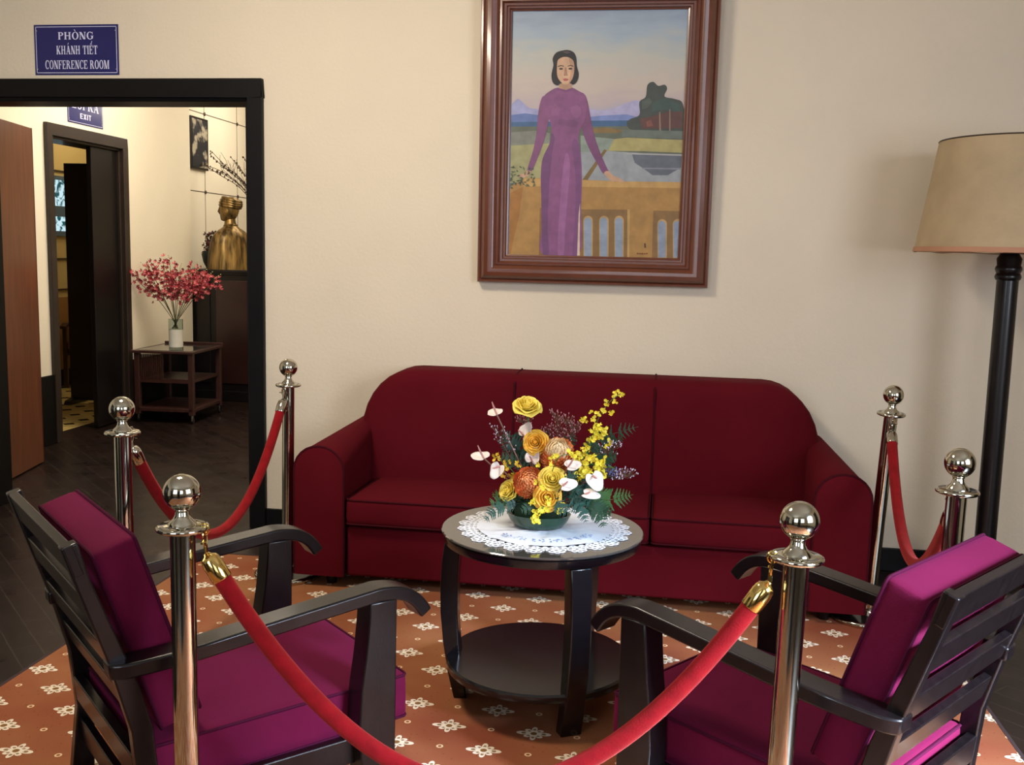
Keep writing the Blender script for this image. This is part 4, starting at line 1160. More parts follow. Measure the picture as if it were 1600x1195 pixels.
for i, (dx, dz, dy) in enumerate(specs):
    t = thing('orchid_stem', 'stem of coral-red orchid flowers fanning out of the glass vase on the trolley', 'orchid', (VX, VY, VZ), 0, 'coral-red orchid stems in the trolley vase')
    x0 = -dx * 0.10 + rnd.uniform(-0.015, 0.015); y0 = rnd.uniform(-0.02, 0.02)
    if VX + dx * 1.0 < XL + 0.05: dx = XL + 0.06 - VX
    pts = spline([(x0, y0, 0.17), (dx * 0.16, dy * 0.2, 0.28), (dx * 0.55, dy * 0.6, 0.38 + 0.05), (dx * 0.85, dy, 0.40 + dz * 0.35), (dx * 1.05, dy * 1.1, 0.30 + dz * 0.85), (dx * 1.12, dy * 1.2, 0.36 + dz * 0.80)], 5)
    MB().tube(pts, 0.0028, 6).build('stem', STEM, t)
    fm = MB()
    for k in range(38):
        q = rnd.uniform(0.42, 0.97); ii = int(q * (len(pts) - 1))
        p = pts[ii] + Vector((rnd.uniform(-0.055, 0.055), rnd.uniform(-0.055, 0.055), rnd.uniform(-0.055, 0.055)))
        if p.x + VX < XL + 0.03: p.x = XL + 0.03 - VX
        orchid(fm, p, (rnd.uniform(-0.7, 0.7), -1 + rnd.uniform(0, 0.8), rnd.uniform(-0.3, 0.8)), rnd.uniform(0.016, 0.027), rnd, 0 if rnd.random() > 0.35 else 1)
    for k in range(4):
        p = pts[-1] + Vector((dx * 0.06 * k, 0, 0.012 * k + 0.01))
        if p.x + VX < XL + 0.02: p.x = XL + 0.02 - VX
        fm.ball(p, 0.005, 6, 4, mi=2)
    fm.build('flowers', [ORCH1, ORCH2, BUD], t, merge=False)

# ---------------------------------------------------------------- alcove: altar cabinet, bust, branches, picture
ALT = (-4.03, 9.28)
alt = thing('altar_cabinet', 'tall black panelled cabinet at the end of the hall, under the bronze bust', 'cabinet', (ALT[0], ALT[1], FZ))
AX0, AX1, AY0, AY1 = -0.50, 0.60, -0.34, 0.42
ah = 1.238 - FZ
MB().box(AX0 + 0.02, AX1 - 0.02, AY0 + 0.02, AY1, 0.10, ah - 0.045).build('carcass', EBONY, alt, smooth=False, bevel=0.004)
MB().box(AX0, AX1, AY0 - 0.02, AY1, ah - 0.028, ah).build('top_board', EBONY, alt, smooth=False, bevel=0.005)
MB().box(AX0 + 0.01, AX1 - 0.01, AY0, AY1, ah - 0.045, ah - 0.028).build('moulding', EBONY, alt, smooth=False)
MB().box(AX0 + 0.0, AX1 - 0.0, AY0 - 0.01, AY1, 0.0, 0.10).build('plinth', EBONY, alt, smooth=False, bevel=0.004)
DRED = mat('dark_red_brown_panel', (40, 20, 18), 0.3, noise=0.3, nscale=4, coat=0.3)
for x0, x1 in ((AX0 + 0.08, AX0 + 0.30), (AX0 + 0.36, AX1 - 0.28), (AX1 - 0.22, AX1 - 0.06)):
    p = MB().box(x0, x1, AY0 + 0.008, AY0 + 0.02, 0.17, ah - 0.10).build('panel', DRED if x0 == AX0 + 0.36 else EBONY, alt, smooth=False, bevel=0.003)

BRZ = bpy.data.materials.new('gilded_bronze'); BRZ.use_nodes = True
nt = BRZ.node_tree; b_ = nt.nodes['Principled BSDF']; b_.inputs['Metallic'].default_value = 0.75; b_.inputs['Roughness'].default_value = 0.38
tc = nt.nodes.new('ShaderNodeTexCoord'); nn = nt.nodes.new('ShaderNodeTexNoise'); nn.inputs['Scale'].default_value = 9
mp = nt.nodes.new('ShaderNodeMapping'); mp.inputs['Scale'].default_value = (3, 3, 0.5)
nt.links.new(tc.outputs['Object'], mp.inputs[0]); nt.links.new(mp.outputs[0], nn.inputs['Vector'])
rr = nt.nodes.new('ShaderNodeValToRGB'); rr.color_ramp.elements[0].position = 0.35; rr.color_ramp.elements[1].position = 0.65
rr.color_ramp.elements[0].color = (*lin((74, 60, 38)), 1); rr.color_ramp.elements[1].color = (*lin((160, 130, 76)), 1)
nt.links.new(nn.outputs['Fac'], rr.inputs[0]); nt.links.new(rr.outputs[0], b_.inputs['Base Color'])
BX, BY = -4.11, 9.17
bust = thing('bronze_bust', 'gilded bronze bust with a wrapped turban, seen from behind on the black cabinet', 'statue', (BX, BY, 1.2385), R(150))
# local: face looks along +X
body = MB(); v = []; f = []
rowz = [(0.0, 0.175, 0.235, 0.0, .10), (0.05, 0.17, 0.232, 0.0, .12), (0.15, 0.158, 0.225, 0.0, .11), (0.24, 0.142, 0.215, -0.002, .07), (0.30, 0.126, 0.200, -0.004, .04), (0.345, 0.104, 0.168, -0.006, .02), (0.375, 0.084, 0.122, -0.004, 0), (0.395, 0.068, 0.084, 0.0, 0), (0.415, 0.058, 0.062, 0.004, 0), (0.450, 0.052, 0.052, 0.010, 0), (0.48, 0.050, 0.050, 0.014, 0)]
SG = 64
for (z, rx, ry, ox, fold) in rowz:
    for k in range(SG):
        a = 2 * math.pi * k / SG
        w = 1 + fold * 0.35 * math.cos(a * 11 + 0.6 * math.sin(a * 2)) * 0.6
        v.append((ox + rx * math.cos(a) * w, ry * math.sin(a) * w, z))
for i in range(len(rowz) - 1):
    for k in range(SG):
        k2 = (k + 1) % SG
        f.append((i * SG + k, i * SG + k2, (i + 1) * SG + k2, (i + 1) * SG + k))
f.append(list(range(SG))[::-1])
body.add(v, f)
# head: lofted in the vertical with a profile for face, nose, chin
head = [(-0.105, 0.030, 0.036, 0.030), (-0.095, 0.050, 0.046, 0.022), (-0.075, 0.070, 0.058, 0.010), (-0.045, 0.083, 0.068, 0.003), (-0.015, 0.090, 0.074, 0.0), (0.02, 0.094, 0.077, -0.002), (0.05, 0.092, 0.077, -0.004), (0.08, 0.082, 0.070, -0.006), (0.105, 0.060, 0.052, -0.008), (0.12, 0.025, 0.022, -0.01)]
hz = 0.560
v = []; f = []; SG = 40
for (z, rx, ry, ox) in head:
    for k in range(SG):
        a = 2 * math.pi * k / SG
        x = ox + rx * math.cos(a); y = ry * math.sin(a)
        fr = max(0.0, math.cos(a))
        if abs(a) < 0.25 or a > 2 * math.pi - 0.25:        # nose, lips, chin, brow
            x += {-0.045: 0.006, -0.015: 0.024, 0.02: 0.010, -0.075: 0.008, -0.095: 0.010}.get(z, 0.0)
        if z in (0.02,) and 0.25 < min(a, 2 * math.pi - a) < 0.6: x -= 0.008
        v.append((x + 0.012, y, z + hz))
for i in range(len(head) - 1):
    for k in range(SG):
        k2 = (k + 1) % SG
        f.append((i * SG + k, i * SG + k2, (i + 1) * SG + k2, (i + 1) * SG + k))
f.append(list(range(SG))[::-1]); f.append([(len(head) - 1) * SG + k for k in range(SG)])
HT = Matrix.Rotation(R(32), 4, 'Z')
body.add(v, f, 0, HT)
bd_ = body.build('body', BRZ, bust, angle=70)
for s in (-1, 1):
    MB().ball((0.005, s * 0.082, hz - 0.012), (0.018, 0.008, 0.030), 12, 8, T=HT).torus((0, 0, 0), 0.017, 0.005, 14, 6, T=HT @ TR((0.004, s * 0.088, hz - 0.008), rx=R(90))).build('ear', BRZ, bd_)
tb_ = MB()
for k, (z, r_, rr_) in enumerate(((0.035, 0.088, 0.016), (0.055, 0.090, 0.017), (0.076, 0.087, 0.017), (0.096, 0.080, 0.017))):
    tb_.torus((0, 0, 0), r_, rr_, 40, 10, T=HT @ TR((0.004 - 0.006 * k, 0, hz + z), ry=R(-8 - 2 * k)) @ Matrix.Diagonal((1.06, 0.92, 1, 1)))
tb_.ball((0.0, 0, hz + 0.088), (0.078, 0.068, 0.038), 24, 12)
tb_.build('turban', BRZ, bust, angle=80)
MB().tube([(0.058 * math.cos(R(a)) + 0.004, 0.062 * math.sin(R(a)), 0.418 + 0.006 * math.cos(R(a)) * -1) for a in range(0, 361, 20)], 0.006, 8).build('collar', BRZ, bust)

# porcelain vase with budding branches
bv = thing('porcelain_vase', 'grey-white porcelain vase holding tall budding branches behind the bust', 'vase', (-3.86, 9.47, 1.2385))
MB().lathe([(0.0, 0.0), (0.06, 0.0), (0.065, 0.01), (0.10, 0.10), (0.115, 0.19), (0.105, 0.27), (0.06, 0.33), (0.042, 0.37), (0.045, 0.42), (0.055, 0.435), (0.048, 0.435), (0.036, 0.38), (0.0, 0.37)], 32).build('vase_body', mat('grey_porcelain', (150, 160, 172), 0.25, noise=0.25, nscale=16), bv)
TWIG = mat('dark_brown_twig', (66, 48, 30), 0.7, noise=0.2, nscale=20)
rnd = random.Random(21)
for i in range(20):
    t = thing('budding_branch', 'thin brown budding branch fanning out of the porcelain vase behind the bust', 'branch', (-3.86, 9.47, 1.60), 0, 'budding branches in the porcelain vase')
    lean_ = -0.66 + 0.85 * i / 19 + rnd.uniform(-0.05, 0.05); L = rnd.uniform(0.50, 0.66)
    dy = rnd.uniform(-0.12, 0.12)
    pts = spline([(rnd.uniform(-.015, .015), 0, 0.0), (lean_ * 0.12, dy * 0.3, 0.18), (lean_ * 0.42, dy * 0.7, 0.18 + L * 0.45), (lean_ * 0.75, dy, 0.16 + L * 0.72), (lean_ * 1.0, dy * 1.2, 0.12 + L * (0.98 if i % 3 else 0.86))], 5)
    bmm = MB().tube(pts, [0.0052 - 0.0026 * k / (len(pts) - 1) for k in range(len(pts))], 5)
    for s in range(2):
        ii = rnd.randint(8, 14); p0 = pts[ii]
        bmm.tube([p0, p0 + Vector((lean_ * 0.06 + rnd.uniform(-0.05, 0.05), rnd.uniform(-.03, .03), 0.07)), p0 + Vector((lean_ * 0.12 + rnd.uniform(-0.06, 0.06), rnd.uniform(-.04, .04), 0.15))], [0.0026, 0.002, 0.0015], 5)
    for k in range(16):
        p = pts[rnd.randint(6, len(pts) - 1)] + Vector((rnd.uniform(-0.008, 0.008), rnd.uniform(-0.008, 0.008), rnd.uniform(-0.01, 0.01)))
        bmm.ball(p, (0.007, 0.007, 0.010), 6, 4)
    bmm.build('twig', TWIG, t, merge=False)
# dark leafy wreath with deep red flowers beside the bust
wr_ = thing('flower_basket', 'dark green basket with deep red flowers left of the bronze bust', 'flower basket', (-4.36, 9.33, 1.2385))
MB().lathe([(0.0, 0.0), (0.07, 0.0), (0.10, 0.06), (0.115, 0.13), (0.10, 0.17), (0.0, 0.17)], 24).build('basket', mat('dark_green_basket', (16, 26, 18), 0.6, noise=0.3, nscale=20), wr_)
fm = MB(); rnd = random.Random(8)
for k in range(120):
    a = rnd.uniform(0, 360); r_ = rnd.uniform(0.02, 0.13); z = rnd.uniform(0.12, 0.34)
    orchid(fm, (r_ * math.cos(R(a)) * (0.9 if z < 0.25 else 0.6) , r_ * math.sin(R(a)) * 0.7, z), (math.cos(R(a)), -0.8, rnd.uniform(-0.2, 1)), rnd.uniform(0.02, 0.04), rnd, 0)
fm.build('foliage', [mat('dark_red_petal', (84, 20, 26), 0.6, noise=0.3, nscale=20), mat('very_dark_leaf', (22, 34, 22), 0.6, noise=0.2, nscale=12)], wr_, merge=False)
# small dark framed picture on the panelled alcove wall
sp2 = thing('framed_picture', 'small dark framed ink picture high on the panelled alcove wall', 'picture', (-4.598, 9.50, 2.20), R(90))
MB().prism([(-0.185, 0), (0.185, 0), (0.185, 0.50), (-0.185, 0.50)], 'y', -0.03, 0).build('frame', EBONY, sp2, smooth=False, bevel=0.003)
im = bpy.data.materials.new('ink_picture'); im.use_nodes = True
nt = im.node_tree; b_ = nt.nodes['Principled BSDF']; tc = nt.nodes.new('ShaderNodeTexCoord'); nn = nt.nodes.new('ShaderNodeTexNoise'); nn.inputs['Scale'].default_value = 7; nn.inputs['Detail'].default_value = 5
nt.links.new(tc.outputs['Object'], nn.inputs['Vector']); rr = nt.nodes.new('ShaderNodeValToRGB'); rr.color_ramp.elements[0].position = 0.52; rr.color_ramp.elements[1].position = 0.60
rr.color_ramp.elements[0].color = (*lin((24, 26, 34)), 1); rr.color_ramp.elements[1].color = (*lin((170, 160, 140)), 1)
nt.links.new(nn.outputs['Fac'], rr.inputs[0]); nt.links.new(rr.outputs[0], b_.inputs['Base Color'])
MB().box(-0.165, 0.165, -0.0315, -0.03, 0.02, 0.48).build('picture_sheet', im, sp2, smooth=False)

# ---------------------------------------------------------------- side room: standing screen and armchair
scn = thing('standing_screen', 'tall near-black wooden standing screen in the tiled room beyond the exit door', 'screen', (-5.205, 8.45, FZ), R(0))
MB().box(-0.15, 0.22, -0.015, 0.015, 0.03, 2.165).build('screen_panel', EBONY, scn, smooth=False, bevel=0.004)
for sx in (-0.11, 0.18):
    MB().prism([(-0.15, 0), (0.15, 0), (0.13, 0.035), (0.03, 0.06), (-0.03, 0.06), (-0.13, 0.035)], 'x', sx - 0.03, sx + 0.03).build('foot', EBONY, scn, smooth=False, bevel=0.003)
ac = thing('wooden_chair', 'dark red wooden armchair with a tan back in the tiled room beyond the exit door', 'chair', (-5.76, 9.62, FZ), R(-75))
CW2 = 0.27
for s in (-1, 1):
    MB().prism([(0.22, 0), (0.26, 0), (0.26, 0.62), (0.22, 0.62)], 'y', s * CW2 - 0.02, s * CW2 + 0.02).build('front_leg', CARTWOOD, ac, smooth=False, bevel=0.004)
    MB().prism([(-0.26, 0), (-0.22, 0), (-0.21, 0.45), (-0.28, 0.98), (-0.32, 0.98), (-0.26, 0.45)], 'y', s * CW2 - 0.02, s * CW2 + 0.02).build('rear_leg', CARTWOOD, ac, smooth=False, bevel=0.004)
    MB().prism([(-0.27, 0.60), (0.22, 0.62), (0.30, 0.60), (0.30, 0.63), (0.22, 0.655), (-0.27, 0.635)], 'y', s * CW2 - 0.03, s * CW2 + 0.03).build('armrest', CARTWOOD, ac, smooth=False, bevel=0.004)
TAN = mat('tan_upholstery', (120, 84, 44), 0.7, noise=0.1, nscale=6)
MB().cushion(0.25, 0.25, 0.04, 0.02, 0.01, T=TR((0.0, 0, 0.43))).build('seat', TAN, ac)
MB().cushion(0.22, 0.25, 0.03, 0.02, 0.01, T=TR((-0.25, 0, 0.76), ry=R(-82))).build('backrest', TAN, ac)
MB().box(-0.23, 0.23, -CW2, CW2, 0.33, 0.39).build('seat_frame', CARTWOOD, ac, smooth=False, bevel=0.004)
# ---------------------------------------------------------------- flower arrangement on the round table
FA = thing('flower_arrangement', 'mixed arrangement of yellow roses, orange chrysanthemums and white anthuriums in a green bowl', 'flowers', (TX, TY, TZ + 0.007))
def A(px, py, dy=0.0):
    """study of the bouquet: offset right of and above the table centre, plus depth"""
    s = 0.00204 * (1 + dy / 3.14)
    return Vector(((px - 846) * s + dy * -0.11, dy, (829 - py) * s * 1.01 - dy * 0.30 + 0.0))
# bowl
BOWLG = mat('dark_green_ceramic', (26, 58, 36), 0.25, noise=0.15, nscale=9, coat=0.4)
bw = MB(); prof = [(0.0, 0.0), (0.062, 0.0), (0.078, 0.004), (0.094, 0.024), (0.102, 0.040), (0.104, 0.045), (0.099, 0.045), (0.088, 0.030), (0.0, 0.024)]
bw.lathe(prof, 44, T=TR((-0.012, -0.01, 0.0)), sx=1.0, sy=0.72).build('bowl', BOWLG, FA, angle=50)
MB().cushion(0.075, 0.05, 0.035, 0.02, T=TR((-0.012, -0.01, 0.062))).build('foam_block', mat('dark_green_foam', (26, 48, 26), 0.9, noise=0.3, nscale=30), FA)

YEL = mat('yellow_rose_petal', (246, 222, 96), 0.55, noise=0.10, nscale=14)
YEL2 = mat('amber_rose_petal', (242, 190, 66), 0.55, noise=0.12, nscale=14)
GREENS = mat('fresh_green_leaf', (66, 104, 44), 0.5, noise=0.2, nscale=12)
DG = mat('dark_green_fern', (26, 66, 40), 0.5, noise=0.25, nscale=14)
DG2 = mat('blue_green_fern', (34, 78, 66), 0.5, noise=0.25, nscale=14)
core_ = A(846, 800, 0.0)

def rose(p, d, r, m, label=None, openness=1.0, seed=0):
    rn = random.Random(seed)
    T = align(p, d)
    mb = MB()
    rows = [(3, 0.20, 0.95, -4), (3, 0.34, 0.98, 4), (4, 0.50, 0.98, 12), (5, 0.68, 0.90, 24), (5, 0.86, 0.74, 40), (6, 1.0, 0.52, 58)]
    for ri, (n, rad_, hgt, tilt_) in enumerate(rows):
        for k in range(n):
            a0 = 360 / n * k + ri * 37 + rn.uniform(-8, 8)
            span = 360 / n * 0.78
            v = []; f = []; NU, NV = 7, 6
            for j in range(NV + 1):
                t = j / NV
                prof_r = rad_ * (0.35 + 0.65 * math.sin(t * math.pi / 2)) 
                for i in range(NU + 1):
                    s = -1 + 2 * i / NU
                    aa = R(a0 + span * s * (1 - 0.25 * t * t))
                    edge = (1 - 0.30 * s * s * t)
                    z = hgt * t * edge
                    curl = openness * math.sin(R(tilt_)) * t ** 2.2 * 0.40
                    rr_ = prof_r + curl * (1 + 0.25 * s * s) + 0.02 * math.sin(5 * s + ri)
                    z -= openness * max(0, math.sin(R(tilt_))) * t ** 4 * 0.25 * abs(1)
                    v.append((rr_ * math.cos(aa) * r, rr_ * math.sin(aa) * r, (z - 0.35) * r * 1.15))
            for j in range(NV):
                for i in range(NU):
                    q = j * (NU + 1) + i
                    f.append((q, q + 1, q + NU + 2, q + NU + 1))
            mb.add(v, f, 0, T)
    mb.ball((0, 0, 0.15 * r), (0.18 * r, 0.18 * r, 0.45 * r), 10, 8, T=T)
    o = mb.build('rose', m, FA, angle=80, merge=False, thick=0.0006)
    g = MB()
    g.ball((0, 0, -0.42 * r), (0.30 * r, 0.30 * r, 0.24 * r), 12, 8, T=T)
    for k in range(5):
        petal(g, T @ TR((0, 0, -0.45 * r), rz=R(72 * k)) @ Matrix.Rotation(R(-10), 4, 'Y'), r * 1.0, r * 0.34, 0, cup=0.25)
    start = T @ Vector((0, 0, -0.5 * r))
    midp = (start + core_) / 2 + Vector((0, 0.01, 0.0)); 
    g.tube(spline([start, start + (core_ - start) * 0.35 - Vector(d).normalized() * 0.012, core_], 4), 0.0026, 6)
    g.build('stem', GREENS, o, merge=False)
    return o
rose(A(817, 640, 0.0), (0.15, -0.55, 1.0), 0.036, YEL, seed=1)
rose(A(832, 697, -0.02), (-0.1, -1.0, 0.35), 0.033, YEL2, openness=0.8, seed=2)
rose(A(860, 755, -0.085), (0.1, -1.0, 0.55), 0.036, YEL, openness=0.8, seed=3)
rose(A(790, 776, -0.05), (-0.6, -0.9, 0.5), 0.030, YEL, openness=0.6, seed=4)
rose(A(853, 784, -0.10), (0.2, -1.0, 0.25), 0.034, YEL2, seed=5)

def mum(p, d, r, cols, seed):
    rn = random.Random(seed); T = align(p, d)
    mb = MB()
    mb.ball((0, 0, 0), r * 0.70, 20, 12, mi=1, T=T)
    N = 300
    for i in range(N):
        z = 1 - 2 * (i + 0.5) / N
        if z < -0.75: continue
        a = i * 2.399963; s = math.sqrt(1 - z * z)
        n = Vector((s * math.cos(a), s * math.sin(a), z))
        tan = Vector((0, 0, 1)) - n * z
        tan = tan.normalized() if tan.length > 1e-3 else Vector((1, 0, 0))
        side = n.cross(tan).normalized()
        L = r * rn.uniform(0.34, 0.46); w = r * 0.12
        base = n * r * 0.68
        p1 = base + n * L * 0.62 + tan * L * 0.05; p2 = base + n * L * 0.92 + tan * L * 0.55
        mi = 0 if z > 0.55 + rn.uniform(-0.15, 0.15) else 1 if rn.random() > 0.25 else 2
        v = [base - side * w * 0.6, base + side * w * 0.6, p1 - side * w, p1 + side * w, p2 - side * w * 0.55, p2 + side * w * 0.55, p1 + n * w * 0.35, p2 + n * w * 0.15 + tan * w * 0.5]
        mb.add(v, [(0, 2, 6), (0, 6, 1), (1, 6, 3), (2, 4, 7, 6), (6, 7, 5, 3)], mi, T)
    o = mb.build('chrysanthemum', cols, FA, angle=80, merge=False)
    MB().tube([Vector(p) - Vector(d).normalized() * r * 0.6, (Vector(p) + core_) / 2, core_], 0.004, 6).build('stem', GREENS, o)
O1 = mat('orange_chrysanthemum', (240, 158, 98), 0.7, noise=0.15, nscale=20)
O2 = mat('deep_orange_chrysanthemum', (228, 128, 66), 0.7, noise=0.15, nscale=20)
CRM = mat('cream_chrysanthemum_tip', (248, 226, 182), 0.7, noise=0.06, nscale=20)
mum(A(867, 716, -0.02), (0.10, -0.75, 1.0), 0.0535, [CRM, O1, O2], 1)
mum(A(823, 762, -0.06), (-0.2, -1.0, 0.45), 0.047, [O1, O2, O1], 2)

ANT = mat('white_anthurium_spathe', (238, 228, 220), 0.4, noise=0.04, nscale=14, coat=0.25)
SPD = mat('pinkish_spadix', (196, 142, 134), 0.6, noise=0.15, nscale=40)
ASTEM = mat('pinkish_green_stem', (128, 92, 74), 0.5, noise=0.15, nscale=14)
def anthurium(p, d, spin, r, sp_len=1.1, stem=True):
    r = r * 1.1
    T = align(p, d, R(spin))
    v = []; f = []; NR, NA = 5, 30
    v.append((0, 0, 0))
    for j in range(1, NR + 1):
        t = j / NR
        for k in range(NA):
            a = 2 * math.pi * k / NA
            # heart outline with its tip along +X
            rad_ = 0.58 + 0.50 * max(0, math.cos(a)) ** 5 + 0.14 * abs(math.sin(a)) 
            if math.cos(a) < -0.85: rad_ *= 0.55 + 3.0 * (1 + math.cos(a)) 
            x = rad_ * math.cos(a) * r * t * 1.15; y = rad_ * math.sin(a) * r * t * 1.15
            v.append((x, y, 0.35 * (y * y) / r + 0.14 * x * x / r))
    for k in range(NA):
        k2 = (k + 1) % NA
        f.append((0, 1 + k, 1 + k2))
        for j in range(NR - 1):
            f.append((1 + j * NA + k, 1 + (j + 1) * NA + k, 1 + (j + 1) * NA + k2, 1 + j * NA + k2))
    root = MB().add(v, f, 0, T).build('anthurium', ANT, FA, angle=80, merge=False, thick=0.0008)
    b0 = Vector((-0.28 * r, 0, 0.002))
    MB().tube([T @ (b0), T @ (b0 + Vector((0.25 * r, 0, 0.5 * r * sp_len))), T @ (b0 + Vector((0.42 * r, 0, 1.0 * r * sp_len)))], [0.0032, 0.0034, 0.0018], 8).build('spadix', SPD, root)
    if stem:
        s0 = T @ b0
        MB().tube(spline([s0, s0 * 0.6 + core_ * 0.4 - Vector((0, 0, 0.005)), core_], 5), 0.0026, 6).build('stem', ASTEM, root)
anthurium(A(767, 655, 0.0), (-0.25, -0.25, 1.0), 165, 0.028, 1.3)
anthurium(A(815, 683, 0.01), (-0.75, -0.9, 0.35), 60, 0.030, 1.0)
anthurium(A(828, 722, -0.03), (-0.3, -1.0, 0.3), 80, 0.028, 1.0)
anthurium(A(746, 726, -0.01), (-0.2, -0.28, 1.0), 175, 0.032, 1.2)
anthurium(A(773, 742, -0.04), (-0.35, -1.0, 0.35), 250, 0.027, 1.0)
anthurium(A(888, 733, -0.09), (0.2, -0.6, 1.0), 15, 0.026, 1.2)
anthurium(A(881, 764, -0.125), (0.2, -0.7, 0.9), 10, 0.028, 0.6)
anthurium(A(925, 750, -0.10), (0.3, -1.0, 0.45), -70, 0.031, 0.8)
anthurium(A(917, 777, -0.12), (0.15, -0.45, 1.0), -25, 0.028, 0.4)

ONC = mat('bright_yellow_orchid', (240, 224, 60), 0.5, noise=0.08, nscale=30)
ONC2 = mat('golden_orchid', (214, 172, 40), 0.5, noise=0.15, nscale=30)
def oncid(path, clusters, seed, r=0.0085, nper=7, spread=0.016, cols=(ONC, ONC2)):
    rn = random.Random(seed)
    sp = spline(path, 6)
    o = MB().tube(sp, 0.0014, 5).build('orchid_spray', GREENS, FA)
    fm = MB()
    for c in clusters:
        for k in range(nper):
            p = Vector(c) + Vector((rn.uniform(-spread, spread), rn.uniform(-spread, spread) * 0.8, rn.uniform(-spread, spread)))
            dd = Vector((rn.uniform(-0.8, 0.8), -1, rn.uniform(-0.4, 0.8)))
            T = align(p, dd, rn.uniform(0, 6))
            s = r * rn.uniform(0.75, 1.2)
            for q in range(4):
                petal(fm, T @ Matrix.Rotation(R(90 * q + 20), 4, 'Z'), s * 0.8, s * 0.5, 1 if rn.random() > 0.8 else 0, cup=0.2)
            petal(fm, T @ Matrix.Rotation(R(-25), 4, 'Z'), s * 1.25, s * 1.3, 0, cup=0.1)
    fm.build('blossoms', list(cols), o, merge=False)
def AC(cx, cy, dy=0.0): return A(680 + cx / 4.12, 590 + cy / 4.12, dy)
oncid([core_, AC(880, 640), AC(960, 500), AC(1010, 300, 0.01), AC(1080, 170, 0.01), AC(1165, 95, 0.01)],
      [AC(1160, 100), AC(1118, 105), AC(1130, 160), AC(1075, 160), AC(1065, 215), AC(1095, 225), AC(1030, 240), AC(975, 235), AC(940, 275), AC(915, 270), AC(985, 270)], 1, nper=3, spread=0.007)
oncid([core_, AC(880, 640), AC(960, 480), AC(1000, 330)],
      [AC(990, 340), AC(1020, 320), AC(1035, 380), AC(990, 400), AC(1060, 350), AC(960, 460), AC(930, 480), AC(1095, 430)], 2, nper=6, spread=0.011, r=0.0095)
oncid([core_, AC(900, 600, -0.03), AC(1040, 560, -0.04)],
      [AC(900, 550, -.05), AC(940, 555, -.05), AC(980, 530, -.05), AC(1040, 590, -.04), AC(1060, 600, -.04), AC(930, 620, -.06), AC(965, 610, -.06), AC(900, 660, -.06), AC(1070, 545, -.04), AC(1020, 560, -.05), AC(890, 520, -.04)], 3, nper=7, spread=0.012, r=0.011)
oncid([core_, AC(500, 660, -0.03), AC(440, 600, -0.03), AC(365, 545, -0.03)],
      [AC(370, 545, -.03), AC(440, 590, -.03), AC(450, 615, -.03), AC(470, 660, -.03), AC(515, 590, -.02), AC(410, 660, -.04)], 4, nper=4, spread=0.009, cols=(ONC2, ONC))
oncid([core_, AC(700, 840, -0.11), AC(650, 930, -0.125)],
      [AC(640, 925, -.125), AC(655, 900, -.125), AC(640, 960, -.125), AC(700, 875, -.12), AC(715, 820, -.12), AC(800, 850, -.11), AC(790, 870, -.11), AC(620, 830, -.11)], 5, nper=5, spread=0.009, r=0.010)
oncid([core_, AC(760, 560, -0.10), AC(850, 510, -0.09)],
      [AC(720, 540, -.10), AC(725, 575, -.10), AC(770, 525, -.10), AC(855, 510, -.09), AC(640, 710, -.12), AC(680, 740, -.12), AC(650, 590, -.09)], 6, nper=2, spread=0.007, r=0.010)

def frond(pts, L0, m, n=15, seed=0):
    rn = random.Random(seed)
    sp = spline(pts, 8); mb = MB().tube(sp, [0.0018 * (1 - 0.7 * i / len(sp)) for i in range(len(sp))], 5)
    N = len(sp)
    for i in range(n):
        t = 0.22 + 0.78 * i / n
        ii = min(int(t * (N - 1)), N - 2)
        p = sp[ii]; d = (sp[ii + 1] - sp[ii - 1]).normalized()
        side = d.cross(Vector((0.1, -1, 0.25))).normalized()
        L = L0 * math.sin(math.pi * (0.16 + 0.80 * (t - 0.22) / 0.78)) ** 0.8
        for s in (-1, 1):
            dd = (side * s + d * 0.55).normalized()
            nn_ = dd.cross(d).normalized()
            T = Matrix.Translation(p) @ Matrix((( dd.x, dd.cross(nn_).x * -1, nn_.x, 0), (dd.y, dd.cross(nn_).y * -1, nn_.y, 0), (dd.z, dd.cross(nn_).z * -1, nn_.z, 0), (0, 0, 0, 1)))
            # leaflet with toothed outline
            v = [(0, 0, 0)]; f = []
            M = 6
            for j in range(1, M + 1):
                u = j / M
                w = L * 0.17 * (1 - u * 0.85) * (1.25 if j % 2 else 0.75)
                v += [(L * u, -w, -0.04 * L * u), (L * u, 0, 0.0 - 0.10 * L * u * u), (L * u, w, -0.04 * L * u)]
            f += [(0, 1, 2), (0, 2, 3)]
            for j in range(M - 1):
                a = 1 + 3 * j
                f += [(a, a + 3, a + 4, a + 1), (a + 1, a + 4, a + 5, a + 2)]
            mb.add(v, f, 0, T)
    return mb.build('fern_frond', m, FA, angle=80, merge=False)
def F_(seq, L0, m, n=15, seed=0): frond([core_] + [AC(*q) for q in seq], L0, m, n, seed)
F_([(930, 520, 0.02), (1080, 380, 0.02), (1280, 305, 0.0)], 0.040, DG, 15)
F_([(950, 560, 0.02), (1080, 430, 0.02), (1190, 370, 0.0)], 0.034, DG, 13)
F_([(980, 600, 0.0), (1080, 510, 0.0), (1150, 500, -0.01)], 0.036, DG, 13)
F_([(960, 780, -0.02), (1100, 790, -0.02), (1265, 745, -0.03)], 0.046, mat('mid_green_fern', (58, 100, 46), 0.5, noise=0.2, nscale=14), 16)
F_([(960, 820, -0.06), (1060, 860, -0.06), (1130, 880, -0.07)], 0.034, DG, 13)
F_([(940, 830, -0.08), (1040, 880, -0.10), (1085, 975, -0.12)], 0.034, DG, 14)
F_([(900, 830, -0.10), (940, 880, -0.12), (970, 950, -0.13)], 0.026, DG2, 12)
F_([(580, 620, 0.02), (480, 470, 0.02), (395, 400, 0.01)], 0.044, DG2, 15)
